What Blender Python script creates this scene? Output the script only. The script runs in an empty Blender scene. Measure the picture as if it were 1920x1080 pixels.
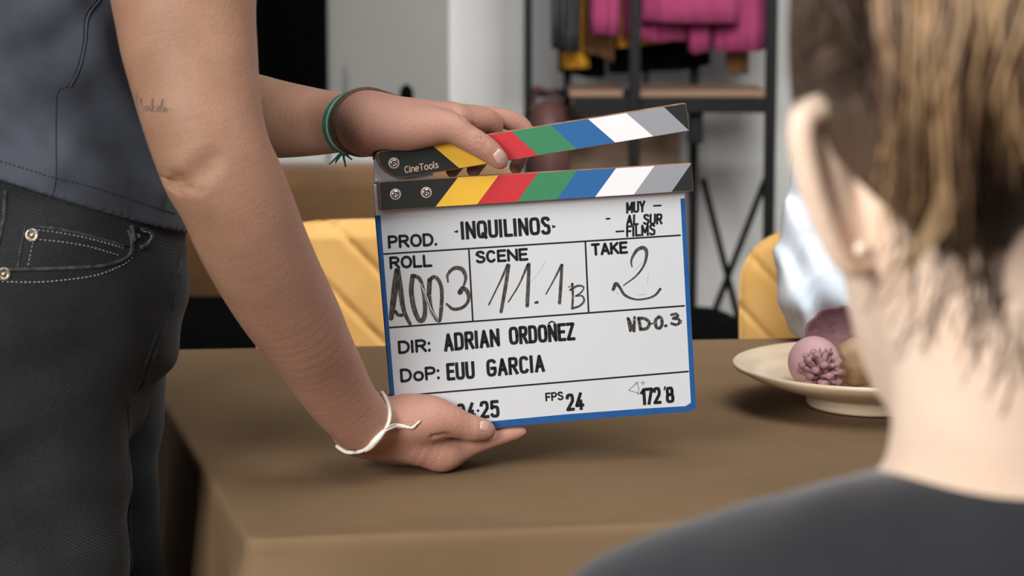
import bpy, bmesh, math, random
import numpy as np
from mathutils import Vector, Matrix
from mathutils.bvhtree import BVHTree
random.seed(7); np.random.seed(7)
SC = bpy.context.scene
COL = SC.collection

# ------------------------------------------------------------------ camera, world, lights, exposure
FPX = 4533.0
PITCH = math.atan(649/FPX)
CAM = Vector((0, 0, 1.2))
cd = bpy.data.cameras.new('camera'); cam = bpy.data.objects.new('camera', cd); COL.objects.link(cam)
cam.location = CAM; cam.rotation_euler = (math.pi/2-PITCH, 0, 0)
cd.sensor_width = 36; cd.lens = FPX/1920*36; cd.clip_start = .05; cd.clip_end = 60
cd.dof.use_dof = True; cd.dof.focus_distance = 2.09; cd.dof.aperture_fstop = 8.5
SC.camera = cam
W_ = bpy.data.worlds.new('world'); SC.world = W_; W_.use_nodes = True
bg = W_.node_tree.nodes['Background']; bg.inputs[0].default_value = (.80, .86, 1, 1); bg.inputs[1].default_value = .16
def area(name, loc, tgt, size, energy, color=(1, 1, 1), size_y=None):
    l = bpy.data.lights.new(name, 'AREA'); l.energy = energy; l.size = size; l.color = color
    if size_y: l.shape = 'RECTANGLE'; l.size_y = size_y
    o = bpy.data.objects.new(name, l); COL.objects.link(o); o.location = loc
    o.rotation_euler = (Vector(tgt)-Vector(loc)).to_track_quat('-Z', 'Y').to_euler()
    return o
area('key_light', (.8, .9, 2.85), (.3, 2.5, .8), 1.4, 35, (1, .985, .96))
area('window_light', (-1.45, -.75, 1.9), (.15, 1.5, .95), 1.1, 102, (1, .985, .965))
chair_fill = area('chair_fill_light', (.3, 2.2, 1.75), (.36, 3.2, .85), .5, 3.0, (1, .98, .94)); chair_fill.data.spread = math.radians(85)  # added fill with no lamp behind it, brightens the right chair
area('overhead_fill', (.2, 2.3, 2.7), (.3, 3.0, .6), 1.2, 8, (1, .98, .94))  # unseen overhead fill, added to lift the chair backs
area('wall_fill', (.45, 4.2, 1.6), (.4, 6.3, .72), .5, 42, (1, .995, .97))  # unseen fill standing mid-room, added to brighten the back wall
SC.view_settings.view_transform = 'Standard'; SC.view_settings.look = 'None'
SC.view_settings.gamma = 1; SC.view_settings.use_curve_mapping = False; SC.view_settings.exposure = 0

# ------------------------------------------------------------------ measuring helpers: pixel of the photograph -> point in the room
CP, SP = math.cos(PITCH), math.sin(PITCH)
def ray(px, py):
    x = (px-960)/FPX; y = -(py-540)/FPX
    return Vector((x, CP+y*SP, y*CP-SP))           # camera looks along +Y, pitched down
def P(px, py, Y):
    d = ray(px, py); return CAM+d*(Y/d.y)
def onz(px, py, z):
    d = ray(px, py); return CAM+d*((z-CAM.z)/d.z)
def S(Y): return Y/FPX                              # metres per pixel at depth Y
# clapperboard plane
_y, _t = math.radians(14), math.radians(-4)
nc = Vector((math.sin(_y)*math.cos(_t), math.sin(_t), math.cos(_y)*math.cos(_t)))
def c2w(v): return Vector((v.x, -v.z*CP+v.y*SP, v.y*CP+v.z*SP))
BN = c2w(nc).normalized()
BO = P(1000, 560, 2.05)
def B(px, py, off=0.0):
    d = ray(px, py); return CAM+d*(((BO+BN*off)-CAM).dot(BN)/d.dot(BN))
BU = (B(1290, 697)-B(795, 738.5)).normalized(); BV = BN.cross(BU).normalized()

# ------------------------------------------------------------------ materials
def lin(c):
    return tuple(((v/255)/12.92 if v/255 <= .04045 else ((v/255+.055)/1.055)**2.4) for v in c)
MATS = {}
def mat(name, rgb, rough=.6, rgb2=None, scale=30, bump=0, bscale=None, metal=0, sss=0, detail=4, stretch=None, coat=0, sheen=0, ramp=(.35, .65), trans=0, spec=.5):
    if name in MATS: return MATS[name]
    m = bpy.data.materials.new(name); MATS[name] = m; m.use_nodes = True
    nt = m.node_tree; N = nt.nodes; L = nt.links; b = N['Principled BSDF']
    c1 = (*lin(rgb), 1); b.inputs['Base Color'].default_value = c1
    b.inputs['Roughness'].default_value = rough; b.inputs['Metallic'].default_value = metal
    b.inputs['Specular IOR Level'].default_value = spec
    if coat: b.inputs['Coat Weight'].default_value = coat
    if sheen: b.inputs['Sheen Weight'].default_value = sheen
    if trans: b.inputs['Transmission Weight'].default_value = trans
    if sss:
        b.inputs['Subsurface Weight'].default_value = sss
        b.inputs['Subsurface Radius'].default_value = (1, .35, .2); b.inputs['Subsurface Scale'].default_value = .006
    tc = N.new('ShaderNodeTexCoord'); mp = N.new('ShaderNodeMapping'); L.new(tc.outputs['Object'], mp.inputs[0])
    if stretch: mp.inputs['Scale'].default_value = stretch
    n = N.new('ShaderNodeTexNoise'); n.inputs['Scale'].default_value = scale; n.inputs['Detail'].default_value = detail
    L.new(mp.outputs[0], n.inputs[0])
    r = N.new('ShaderNodeValToRGB'); r.color_ramp.elements[0].position = ramp[0]; r.color_ramp.elements[1].position = ramp[1]
    r.color_ramp.elements[0].color = c1; r.color_ramp.elements[1].color = (*lin(rgb2 if rgb2 else tuple(min(255, v*1.06) for v in rgb)), 1)
    L.new(n.outputs[0], r.inputs[0]); L.new(r.outputs[0], b.inputs['Base Color'])
    if bump:
        n2 = N.new('ShaderNodeTexNoise'); n2.inputs['Scale'].default_value = bscale or scale; n2.inputs['Detail'].default_value = 5
        L.new(mp.outputs[0], n2.inputs[0])
        bp = N.new('ShaderNodeBump'); bp.inputs['Strength'].default_value = 1; bp.inputs['Distance'].default_value = bump
        L.new(n2.outputs[0], bp.inputs['Height']); L.new(bp.outputs[0], b.inputs['Normal'])
    return m
def twill(name, c1, c2, period, rot, rough=.85, big=None, contrast=.5):
    """woven diagonal cloth: fine bands mixed with worn larger patches"""
    m = mat(name, c1, rough, c2, big or 14, sheen=.1, spec=.2); nt = m.node_tree; N = nt.nodes; L = nt.links; b = N['Principled BSDF']
    tc = N['Texture Coordinate'] if 'Texture Coordinate' in N else None
    mp = N.new('ShaderNodeMapping'); mp.inputs['Rotation'].default_value = rot; L.new(tc.outputs['Object'], mp.inputs[0])
    w = N.new('ShaderNodeTexWave'); w.inputs['Scale'].default_value = .314/period; w.inputs['Distortion'].default_value = 3; w.inputs['Detail'].default_value = 3; w.inputs['Detail Scale'].default_value = 6
    L.new(mp.outputs[0], w.inputs[0])
    mx = N.new('ShaderNodeMixRGB'); mx.blend_type = 'MULTIPLY'; mx.inputs[0].default_value = contrast
    old = b.inputs['Base Color'].links[0].from_socket
    L.new(old, mx.inputs[1]); L.new(w.outputs[0], mx.inputs[2]); L.new(mx.outputs[0], b.inputs['Base Color'])
    bp = N.new('ShaderNodeBump'); bp.inputs['Distance'].default_value = .0003; bp.inputs['Strength'].default_value = .6
    L.new(w.outputs[0], bp.inputs['Height']); L.new(bp.outputs[0], b.inputs['Normal'])
    return m
M_skin = mat('skin', (150, 111, 86), .6, (161, 122, 97), 28, .0004, 500, sss=.12)
_n = M_skin.node_tree; _b = _n.nodes['Principled BSDF']; _old = _b.inputs['Base Color'].links[0].from_socket
_g = _n.nodes.new('ShaderNodeSeparateXYZ'); _n.links.new(_n.nodes['Texture Coordinate'].outputs['Object'], _g.inputs[0])
_r = _n.nodes.new('ShaderNodeMapRange'); _r.inputs[1].default_value = .20; _r.inputs[2].default_value = .33; _r.inputs[4].default_value = .85; _n.links.new(_g.outputs[0], _r.inputs[0])
_m = _n.nodes.new('ShaderNodeMixRGB'); _m.blend_type = 'MIX'; _m.inputs[2].default_value = (*lin((190, 140, 122)), 1)  # hands: pinker skin, also lightened in colour for the overhead light
_f = _n.nodes.new('ShaderNodeTexNoise'); _f.inputs['Scale'].default_value = 800; _f.inputs['Detail'].default_value = 2
_fr = _n.nodes.new('ShaderNodeMapRange'); _fr.inputs[1].default_value = .3; _fr.inputs[2].default_value = .7; _fr.inputs[3].default_value = .9; _fr.inputs[4].default_value = 1.08; _n.links.new(_f.outputs[0], _fr.inputs[0]); _n.links.new(_n.nodes['Texture Coordinate'].outputs['Object'], _f.inputs[0])
_q = _n.nodes.new('ShaderNodeVectorMath'); _q.operation = 'SCALE'
_n.links.new(_r.outputs[0], _m.inputs[0]); _n.links.new(_old, _m.inputs[1]); _n.links.new(_m.outputs[0], _q.inputs[0]); _n.links.new(_fr.outputs[0], _q.inputs['Scale']); _n.links.new(_q.outputs[0], _b.inputs['Base Color'])
M_skin_pale = mat('skin_pale', (226, 196, 172), .55, (231, 205, 183), 26, .0002, 300, sss=.15)
M_nail = mat('nail', (216, 172, 156), .3, (226, 184, 168), 60, sss=.1)
M_top = twill('grey_top', (64, 68, 77), (82, 87, 97), .0011, (0, .5, 0), contrast=.35)
M_jean = twill('black_denim', (23, 24, 25), (50, 52, 53), .0020, (0, .9, 0), big=10, contrast=.75)
M_seam = mat('denim_edge', (26, 28, 29), .9, (66, 68, 68), 160, .0004, 300)
M_thread = mat('pale_thread', (150, 148, 140), .9, (176, 174, 166), 200)
M_dthread = mat('dark_thread', (32, 34, 39), .9, (42, 44, 50), 200)
M_rivet = mat('rivet_metal', (190, 184, 172), .35, (120, 112, 100), 500, .0004, 600, metal=.9)
M_brass = mat('rivet_centre', (214, 192, 150), .3, (190, 160, 120), 300, metal=.9)
M_wood = mat('plywood', (168, 124, 96), .6, (128, 92, 72), 60, .0003, 200, stretch=(1, 1, 8))
M_white = mat('board_white', (209, 211, 213), .25, (212, 214, 216), 12)
M_blue = mat('blue_tape', (12, 78, 138), .7, (16, 84, 146), 200, .0002, 500)
M_ink = mat('black_vinyl', (16, 20, 24), .5, (22, 26, 30), 80)
M_marker = mat('marker_ink', (46, 38, 32), .6, (112, 102, 94), 420, ramp=(.42, .72), stretch=(3, 3, .5))
M_markerl = mat('marker_ink_thin', (84, 72, 62), .6, (150, 140, 132), 300, ramp=(.4, .75))
M_patchy = mat('worn_marker_ink', (44, 38, 34), .6, (150, 146, 142), 700, ramp=(.5, .75))
M_scratch = mat('scratch_white', (214, 212, 210), .4)
M_steel = mat('steel', (200, 204, 208), .22, (150, 155, 160), 260, metal=1)
M_tan = mat('tan_print', (214, 182, 158), .6, (222, 192, 168), 90)
STR = {k: mat('stripe_'+k, c, .45, tuple(min(255, v*1.01) for v in c), 60) for k, c in dict(
    black=(38, 40, 36), yellow=(242, 190, 62), red=(196, 52, 58), green=(62, 130, 90), blue=(46, 100, 156), white=(236, 236, 236), grey=(150, 151, 156)).items()}
M_cloth = mat('brown_cloth', (119, 97, 73), .95, (126, 103, 78), 7, .0002, 1400, sheen=0, spec=.04)
M_plate = mat('bamboo', (226, 206, 176), .5, (206, 182, 148), 9, .0002, 60, stretch=(1, 1, 14))
M_must = mat('mustard_velvet', (248, 196, 116), .8, (238, 184, 102), 22, .0004, 60, sheen=.3)
M_must_shaded = mat('shaded_mustard_velvet', (88, 56, 9), .85, (74, 46, 7), 12, .0004, 60, sheen=.2)  # sofa mustard, with the shadow it sits in put into the colour
M_black = mat('black_fabric', (3, 3, 4), .95, (6, 6, 7), 30, spec=.03)
M_metal = mat('black_metal', (13, 13, 14), .6, (18, 18, 19), 60, spec=.12)
M_shelf = mat('shelf_wood', (120, 90, 68), .7, (100, 75, 56), 12, stretch=(.3, 4, 8))
M_dwood = mat('brown_board', (128, 102, 82), .7, (110, 88, 70), 10, stretch=(1, 1, 6))
M_wall = mat('wall_paint', (200, 199, 196), .9, (205, 204, 201), 3)
M_floor = mat('floor_boards', (120, 100, 84), .6, (96, 80, 68), 4, stretch=(1, 8, 1))
M_pink = mat('magenta_wool', (130, 40, 80), .9, (116, 34, 70), 20, .001, 60)
M_leather = mat('black_leather', (32, 34, 36), .45, (44, 46, 48), 18, .001, 40)
M_yel = mat('mustard_knit', (208, 150, 30), .9, (184, 128, 24), 30)
M_brn = mat('brown_wool', (118, 82, 46), .9, (98, 66, 38), 30)
M_maroon = mat('maroon_leather', (84, 50, 46), .6, (62, 36, 34), 18)
M_tie = mat('tie_dye_cotton', (232, 236, 242), .85, (176, 194, 212), 9, .002, 16, ramp=(.42, .72))
M_tee = mat('charcoal_jersey', (25, 27, 31), .95, (32, 34, 39), 18, .0006, 50, sheen=.2)
M_hair = mat('dark_brown_hair', (54, 43, 36), .45, (84, 66, 51), 60, stretch=(1, 1, .2))
M_midhair = mat('mid_brown_hair', (118, 90, 66), .45, (90, 68, 50), 40, stretch=(1, 1, .15))
M_blond = mat('dark_blond_hair', (190, 156, 112), .42, (142, 110, 78), 40, stretch=(1, 1, .15))
M_pearl = mat('pearl', (240, 226, 206), .2, coat=.5)
M_ballp = mat('dusty_pink', (200, 160, 164), .8, (188, 146, 152), 50)
M_mauve = mat('mauve_husk', (134, 96, 100), .8, (112, 78, 82), 60, .002, 120)
M_cone = mat('pink_cone', (176, 136, 140), .8, (130, 92, 96), 90, .001, 200)
M_cane = mat('tan_husk', (176, 146, 112), .8, (140, 112, 84), 60, .003, 70)
M_green = mat('green_braid', (26, 108, 80), .8, (40, 124, 94), 400, .0004, 900)
M_pale = mat('pale_braid', (170, 178, 168), .8, (190, 196, 188), 400, .0004, 900)
M_brownc = mat('brown_cord', (88, 62, 48), .8, (108, 80, 64), 400, .0004, 900)
M_white_c = mat('white_cord', (226, 220, 208), .9, (240, 236, 226), 500, .0006, 700)
M_tattoo = mat('tattoo_ink', (104, 88, 80), .6)
M_side = mat('pale_cabinet', (150, 149, 145), .7)

# ------------------------------------------------------------------ object helpers
def tag(o, label, cat, group=None):
    o['label'] = label; o['category'] = cat
    if group: o['group'] = group
    return o
def thing(name, label, cat, loc=(0, 0, 0), group=None):
    o = bpy.data.objects.new(name, None); COL.objects.link(o); o.location = loc; o.empty_display_size = .05
    return tag(o, label, cat, group)
def link(name, me, m, parent=None, label=None):
    """mesh is authored in world coordinates; keep it there under its parent"""
    o = bpy.data.objects.new(name, me); COL.objects.link(o)
    if m is not None and not me.materials: me.materials.append(m)
    if parent is not None:
        o.parent = parent
        pm = Matrix.Identity(4); q = parent; off = Vector()
        while q is not None: off += q.location; q = q.parent
        me.transform(Matrix.Translation(-off))
    if label: o['label'] = label
    return o
def top(name, me, m, label, cat, group=None):
    """single mesh thing with its origin at the base centre"""
    o = link(name, me, m)
    vs = [v.co for v in me.vertices]
    c = Vector((sum(v.x for v in vs)/len(vs), sum(v.y for v in vs)/len(vs), min(v.z for v in vs)))
    me.transform(Matrix.Translation(-c)); o.location = c
    return tag(o, label, cat, group)
def mesh(name, verts, faces, smooth=True):
    me = bpy.data.meshes.new(name); me.from_pydata([tuple(v) for v in verts], [], faces); me.update()
    if smooth: me.polygons.foreach_set('use_smooth', [True]*len(me.polygons))
    return me
class MB:
    def __init__(s): s.v = []; s.f = []
    def add(s, vs, fs):
        b = len(s.v); s.v += [Vector(v) for v in vs]; s.f += [tuple(i+b for i in f) for f in fs]; return s
    def box(s, c, size, rz=0, bev=0):
        bm = bmesh.new(); bmesh.ops.create_cube(bm, size=1)
        bmesh.ops.scale(bm, vec=size, verts=bm.verts)
        if bev: bmesh.ops.bevel(bm, geom=bm.edges[:], offset=bev, segments=2, affect='EDGES', profile=.5)
        bm.transform(Matrix.Translation(c) @ Matrix.Rotation(rz, 4, 'Z')); s.bm(bm); return s
    def bm(s, bm):
        bm.verts.index_update(); s.add([v.co.copy() for v in bm.verts], [[v.index for v in f.verts] for f in bm.faces]); bm.free(); return s
    def tube(s, pts, r, n=8, close=False, squash=None):
        pts = [Vector(p) for p in pts]; k = len(pts)
        rr = r if isinstance(r, (list, tuple)) else [r]*k
        ref = None; vs = []
        for i, p in enumerate(pts):
            a = pts[(i-1) % k] if (close or i) else pts[0]; b = pts[(i+1) % k] if (close or i < k-1) else pts[-1]
            t = (b-a).normalized()
            if ref is None: ref = t.orthogonal().normalized()
            ref = (ref-t*ref.dot(t)).normalized(); bi = t.cross(ref)
            for j in range(n):
                an = 2*math.pi*j/n; vs.append(p+ref*math.cos(an)*rr[i]+bi*math.sin(an)*rr[i])
        fs = []
        for i in range(k if close else k-1):
            for j in range(n):
                a = i*n+j; b = i*n+(j+1) % n; c = ((i+1) % k)*n+(j+1) % n; d = ((i+1) % k)*n+j
                fs.append((a, b, c, d))
        if not close: fs += [tuple(range(n))[::-1], tuple((k-1)*n+j for j in range(n))]
        return s.add(vs, fs)
    def lathe(s, prof, c, n=48, ax=None, rot=None):
        vs = []; fs = []; k = len(prof)
        for i in range(n):
            a = 2*math.pi*i/n
            for r, z in prof:
                v = Vector((r*math.cos(a), r*math.sin(a), z))
                if rot is not None: v = rot @ v
                vs.append(v+Vector(c))
        for i in range(n):
            for j in range(k-1):
                fs.append((i*k+j, ((i+1) % n)*k+j, ((i+1) % n)*k+j+1, i*k+j+1))
        return s.add(vs, fs)
    def ball(s, c, rad, rot=None, u=20, v=14):
        bm = bmesh.new(); bmesh.ops.create_uvsphere(bm, u_segments=u, v_segments=v, radius=1)
        bmesh.ops.scale(bm, vec=rad if hasattr(rad, '__len__') else (rad,)*3, verts=bm.verts)
        bm.transform(Matrix.Translation(c) @ (rot.to_4x4() if rot is not None else Matrix.Identity(4))); return s.bm(bm)
    def me(s, name, smooth=True): return mesh(name, s.v, s.f, smooth)
def shade_auto(o, ang=35):
    me = o.data; bm = bmesh.new(); bm.from_mesh(me); bmesh.ops.recalc_face_normals(bm, faces=bm.faces)
    for e in bm.edges:
        e.smooth = len(e.link_faces) == 2 and e.calc_face_angle(0) < math.radians(ang)
    bm.to_mesh(me); bm.free(); return o
def cr(pts, n):
    """Catmull-Rom through rows of numbers"""
    a = np.array([list(p) for p in pts], float); out = []
    e = np.vstack([2*a[0]-a[1], a, 2*a[-1]-a[-2]])
    for i in range(1, len(e)-2):
        for t in np.linspace(0, 1, n, endpoint=False):
            p0, p1, p2, p3 = e[i-1], e[i], e[i+1], e[i+2]
            out.append(.5*((2*p1)+(-p0+p2)*t+(2*p0-5*p1+4*p2-p3)*t*t+(-p0+3*p1-3*p2+p3)*t**3))
    out.append(e[-2]); return np.array(out)

# ------------------------------------------------------------------ smooth solids (distance fields -> one continuous surface)
VQ = 1.0   # surface fineness of the modelled bodies (1 = full)
class Chain:
    """round limb: rows x,y,z,r ; sc squeezes space (sc_y>1 = flatter in y)"""
    def __init__(s, rows, n=6, sc=(1, 1, 1), k=.01):
        a = cr(rows, n) if n > 1 and len(rows) > 1 else np.array([list(r) for r in rows], float)
        if len(a) == 1: a = np.vstack([a, a+1e-6])
        s.sc = np.array(sc, float); s.k = k
        q = a[:, :3]*s.sc; s.A = q[:-1]; s.D = q[1:]-q[:-1]; s.ra = a[:-1, 3]; s.dr = a[1:, 3]-a[:-1, 3]
        s.L = np.maximum((s.D**2).sum(1), 1e-12); s.m = s.sc.max()
    def dist(s, p, c=None, hd=0):
        q = p*s.sc; idx = range(len(s.A))
        if c is not None:
            cc = c*s.sc; t = np.clip(((cc-s.A)*s.D).sum(1)/s.L, 0, 1)
            dc = np.linalg.norm(cc-s.A-s.D*t[:, None], axis=1)-s.ra-s.dr*t
            idx = np.nonzero(dc < dc.min()+2*hd*s.m+.004)[0]
        out = None
        for i in idx:
            v = q-s.A[i]; t = np.clip(v@s.D[i]/s.L[i], 0, 1)
            d = np.sqrt(((v-t[:, None]*s.D[i])**2).sum(1))-s.ra[i]-s.dr[i]*t
            out = d if out is None else np.minimum(out, d)
        return out/s.m
class Ell:
    def __init__(s, c, r, rot=None, k=.01):
        s.c = np.array(c, float); s.r = np.array(r, float); s.k = k
        s.R = np.array(rot.to_3x3()) if rot is not None else np.eye(3)
    def dist(s, p, c=None, hd=0):
        q = (p-s.c)@s.R; k0 = np.sqrt(((q/s.r)**2).sum(1)); k1 = np.sqrt(((q/s.r**2)**2).sum(1))+1e-9
        return np.where(k0 < .3, (k0-1)*s.r.min(), k0*(k0-1)/k1)
def smin(a, b, k):
    h = np.clip(.5+.5*(b-a)/k, 0, 1); return b*(1-h)+a*h-k*h*(1-h)
class Solid:
    def __init__(s): s.base = []; s.att = []; s.cut = []; s.carve = []; s.disp = None
    def f(s, p, c=None, hd=0, use=None):
        """use: the shapes near enough to matter here (None = all)"""
        d = None; ok = lambda b: use is None or b in use
        for b in s.base:
            if ok(b): e = b.dist(p, c, hd); d = e if d is None else smin(d, e, b.k)
        o = d
        for b in s.att:
            if ok(b):
                e = b.dist(p, c, hd)
                if d is not None: e = smin(d, e, b.k)
                o = e if o is None else np.minimum(o, e)
        d = o
        for b, k in s.carve:
            if ok(b): d = -smin(-d, b.dist(p, c, hd), k)
        if s.disp is not None: d = d-s.disp(p)
        for g in s.cut: d = np.maximum(d, -g(p))
        return d
    def near(s, cen, hd):
        """for each block centre: the set of shapes that can reach the block"""
        pr = s.base+s.att; D = np.stack([b.dist(cen) for b in pr], 1); K = np.array([b.k for b in pr])
        m = D < (D.min(1)+2*hd+.004)[:, None]+K
        cv = [(b, b.dist(cen) < hd+.004+k) for b, k in s.carve]
        return [set(pr[j] for j in np.nonzero(m[i])[0]) | set(b for b, q in cv if q[i]) for i in range(len(cen))]
def build(solid, lo, hi, vox, name, relax=1):
    lo = np.array(lo, float); hi = np.array(hi, float); NB = 14; vox = vox*VQ
    nb = np.ceil((hi-lo)/(vox*NB)).astype(int); hd = NB*vox*math.sqrt(3)/2
    ii = np.stack(np.meshgrid(*[np.arange(n) for n in nb], indexing='ij'), -1).reshape(-1, 3)
    cen = lo+(ii+.5)*NB*vox
    dc = solid.f(cen); keep = ii[np.abs(dc) < hd*1.5+.006]
    g = np.stack(np.meshgrid(*[np.arange(NB+1)]*3, indexing='ij'), -1).reshape(-1, 3)
    BIG = 1 << 20; ck = []; cp = []; quads = []
    key = lambda a: (a[:, 0]*BIG+a[:, 1])*BIG+a[:, 2]
    off = np.array([(i, j, k) for i in (0, 1) for j in (0, 1) for k in (0, 1)])
    E = [(a, b) for a in range(8) for b in range(a+1, 8) if abs(off[a]-off[b]).sum() == 1]
    nears = solid.near(lo+(keep+.5)*NB*vox, hd)
    for b, use in zip(keep, nears):
        org = b*NB+1
        c = lo+(b+.5)*NB*vox
        pts = lo+(b*NB+g)*vox
        F = solid.f(pts, c, hd, use).reshape(NB+1, NB+1, NB+1); sg = F < 0
        if sg.all() or not sg.any(): continue
        cnt = sum(sg[o[0]:NB+o[0], o[1]:NB+o[1], o[2]:NB+o[2]].astype(np.int8) for o in off)
        act = np.argwhere((cnt > 0) & (cnt < 8))
        vals = np.stack([F[act[:, 0]+o[0], act[:, 1]+o[1], act[:, 2]+o[2]] for o in off], 1)
        acc = np.zeros((len(act), 3)); n = np.zeros(len(act))
        for a, e in E:
            va, ve = vals[:, a], vals[:, e]; m = (va < 0) != (ve < 0)
            t = np.where(m, va/np.where(m, va-ve, 1), 0)
            acc += np.where(m[:, None], off[a]+(off[e]-off[a])*t[:, None], 0); n += m
        ck.append(key(act+org)); cp.append(lo+(b*NB+act+acc/n[:, None])*vox)
        for ax in range(3):
            s0 = [slice(0, NB)]*3; s1 = list(s0); s1[ax] = slice(1, NB+1)
            A = sg[tuple(s0)]; Bq = sg[tuple(s1)]
            u, v = [(1, 2), (2, 0), (0, 1)][ax]
            for fl, w in ((0, A & ~Bq), (1, ~A & Bq)):
                e = np.argwhere(w)+org
                if not len(e): continue
                du = np.zeros(3, int); du[u] = 1; dv = np.zeros(3, int); dv[v] = 1
                q = [key(e-du-dv), key(e-dv), key(e), key(e-du)]
                if fl: q = q[::-1]
                quads.append(np.stack(q, 1))
    ck = np.concatenate(ck); cp = np.concatenate(cp); ck, ix = np.unique(ck, return_index=True); cp = cp[ix]
    Q = np.concatenate(quads); J = np.searchsorted(ck, Q); J[J >= len(ck)] = 0
    ok = (ck[J] == Q).all(1); J = J[ok]
    for _ in range(relax):
        s = np.zeros_like(cp); c = np.zeros(len(cp))
        for a in range(4):
            for e in (1, 3): np.add.at(s, J[:, a], cp[J[:, (a+e) % 4]]); np.add.at(c, J[:, a], 1)
        c[c == 0] = 1; cp = .5*cp+.5*s/c[:, None]
    me = bpy.data.meshes.new(name); me.vertices.add(len(cp)); me.vertices.foreach_set('co', cp.ravel())
    me.loops.add(len(J)*4); me.loops.foreach_set('vertex_index', J.ravel().astype(np.int32))
    me.polygons.add(len(J)); me.polygons.foreach_set('loop_start', np.arange(len(J), dtype=np.int32)*4)
    me.polygons.foreach_set('use_smooth', np.ones(len(J), bool)); me.update(calc_edges=True); me.validate()
    return me
def bvh(me): return BVHTree.FromPolygons([v.co.copy() for v in me.vertices], [tuple(p.vertices) for p in me.polygons])
def hit(tree, px, py):
    d = ray(px, py).normalized(); r = tree.ray_cast(CAM, d); return (r[0], r[1]) if r[0] is not None else (None, None)
def on_surface(tree, pts, n=8, lift=.0):
    out = []
    for x, y in cr(pts, n) if len(pts) > 1 else pts:
        p, nn = hit(tree, x, y)
        if p is not None:
            if nn.dot(ray(x, y)) > 0: nn = -nn
            out.append(p+nn*lift)
    return out
def C(px, py, Y, rpx):  # chain row from a measured pixel
    p = P(px, py, Y); return (*p, rpx*S(Y))
def CB(px, py, off, rpx):
    p = B(px, py, off); return (*p, rpx*S(p.y))
# convex prism of the clapperboard used to keep hands outside it
def prism_sdf(poly, o0, o1, mar):
    q = [B(*p) for p in poly]; q2 = np.array([((v-BO).dot(BU), (v-BO).dot(BV)) for v in q])
    area_ = sum(q2[i-1][0]*q2[i][1]-q2[i][0]*q2[i-1][1] for i in range(len(q2)))
    if area_ < 0: q2 = q2[::-1]
    u, v, n, o = [np.array(x) for x in (BU, BV, BN, BO)]
    def f(p):
        r = p-o; a = r@u; b = r@v; w = r@n
        d = np.abs(w-(o0+o1)/2)-(o1-o0)/2
        for i in range(len(q2)):
            e = q2[i]-q2[i-1]; e = e/np.linalg.norm(e)
            d = np.maximum(d, (a-q2[i-1][0])*e[1]-(b-q2[i-1][1])*e[0])
        return d-mar
    return f

# ------------------------------------------------------------------ the setting
def struct(name, me, m):
    o = link(name, me, m); o['kind'] = 'structure'; return o
struct('floor', MB().box((0, 3, -.05), (9, 10, .1)).me('floor', False), M_floor)
WY = 6.35
xs = P(842, 100, WY).x
struct('wall_back', MB().box(((xs+4.6)/2, WY+.05, 1.5), (4.6-xs, .1, 3)).me('wall_back', False), M_wall)
# the left length of the wall stands back at an angle, in a darker grey than wall_back
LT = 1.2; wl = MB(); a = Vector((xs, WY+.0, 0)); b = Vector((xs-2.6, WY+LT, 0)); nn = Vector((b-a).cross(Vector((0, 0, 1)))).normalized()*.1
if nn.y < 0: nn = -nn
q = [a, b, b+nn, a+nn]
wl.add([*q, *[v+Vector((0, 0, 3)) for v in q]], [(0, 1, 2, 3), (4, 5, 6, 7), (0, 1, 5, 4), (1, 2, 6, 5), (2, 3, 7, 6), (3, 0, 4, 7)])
shade_auto(struct('wall_left', wl.me('wall_left', False), mat('left_wall_grey', (150, 149, 144), .9, (154, 153, 148), 3)))

# ------------------------------------------------------------------ table and cloth
ZT = .75
TZ = ZT-.003
c_nl = onz(476, 1008, ZT); c_fl = onz(258, 657, ZT)
c_fr = c_fl+(onz(1330, 636, ZT)-onz(320, 655, ZT)).normalized()*1.75
c_nr = c_nl+(onz(1194, 980, ZT)-c_nl).normalized()*1.62
quad = [c_nl, c_nr, c_fr, c_fl]
tb = thing('dining_table', 'dining table hidden under the brown cloth', 'table', (*(sum(quad, Vector())/4).xy, 0))
ctr = sum(quad, Vector())/4
def inset(v, d): return v+(ctr-v).normalized()*d
m = MB(); q = [inset(v, .012) for v in quad]
m.add([Vector((*v.xy, TZ-.03)) for v in q]+[Vector((*v.xy, TZ)) for v in q], [(3, 2, 1, 0), (4, 5, 6, 7), (0, 1, 5, 4), (1, 2, 6, 5), (2, 3, 7, 6), (3, 0, 4, 7)])
link('table_top', m.me('table_top', False), M_dwood, tb)
for v in quad:
    p = inset(v, .48)
    link('leg', MB().box((p.x, p.y, (TZ-.03)/2), (.05, .05, TZ-.03), bev=.004).me('leg', False), M_dwood, tb)
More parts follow.
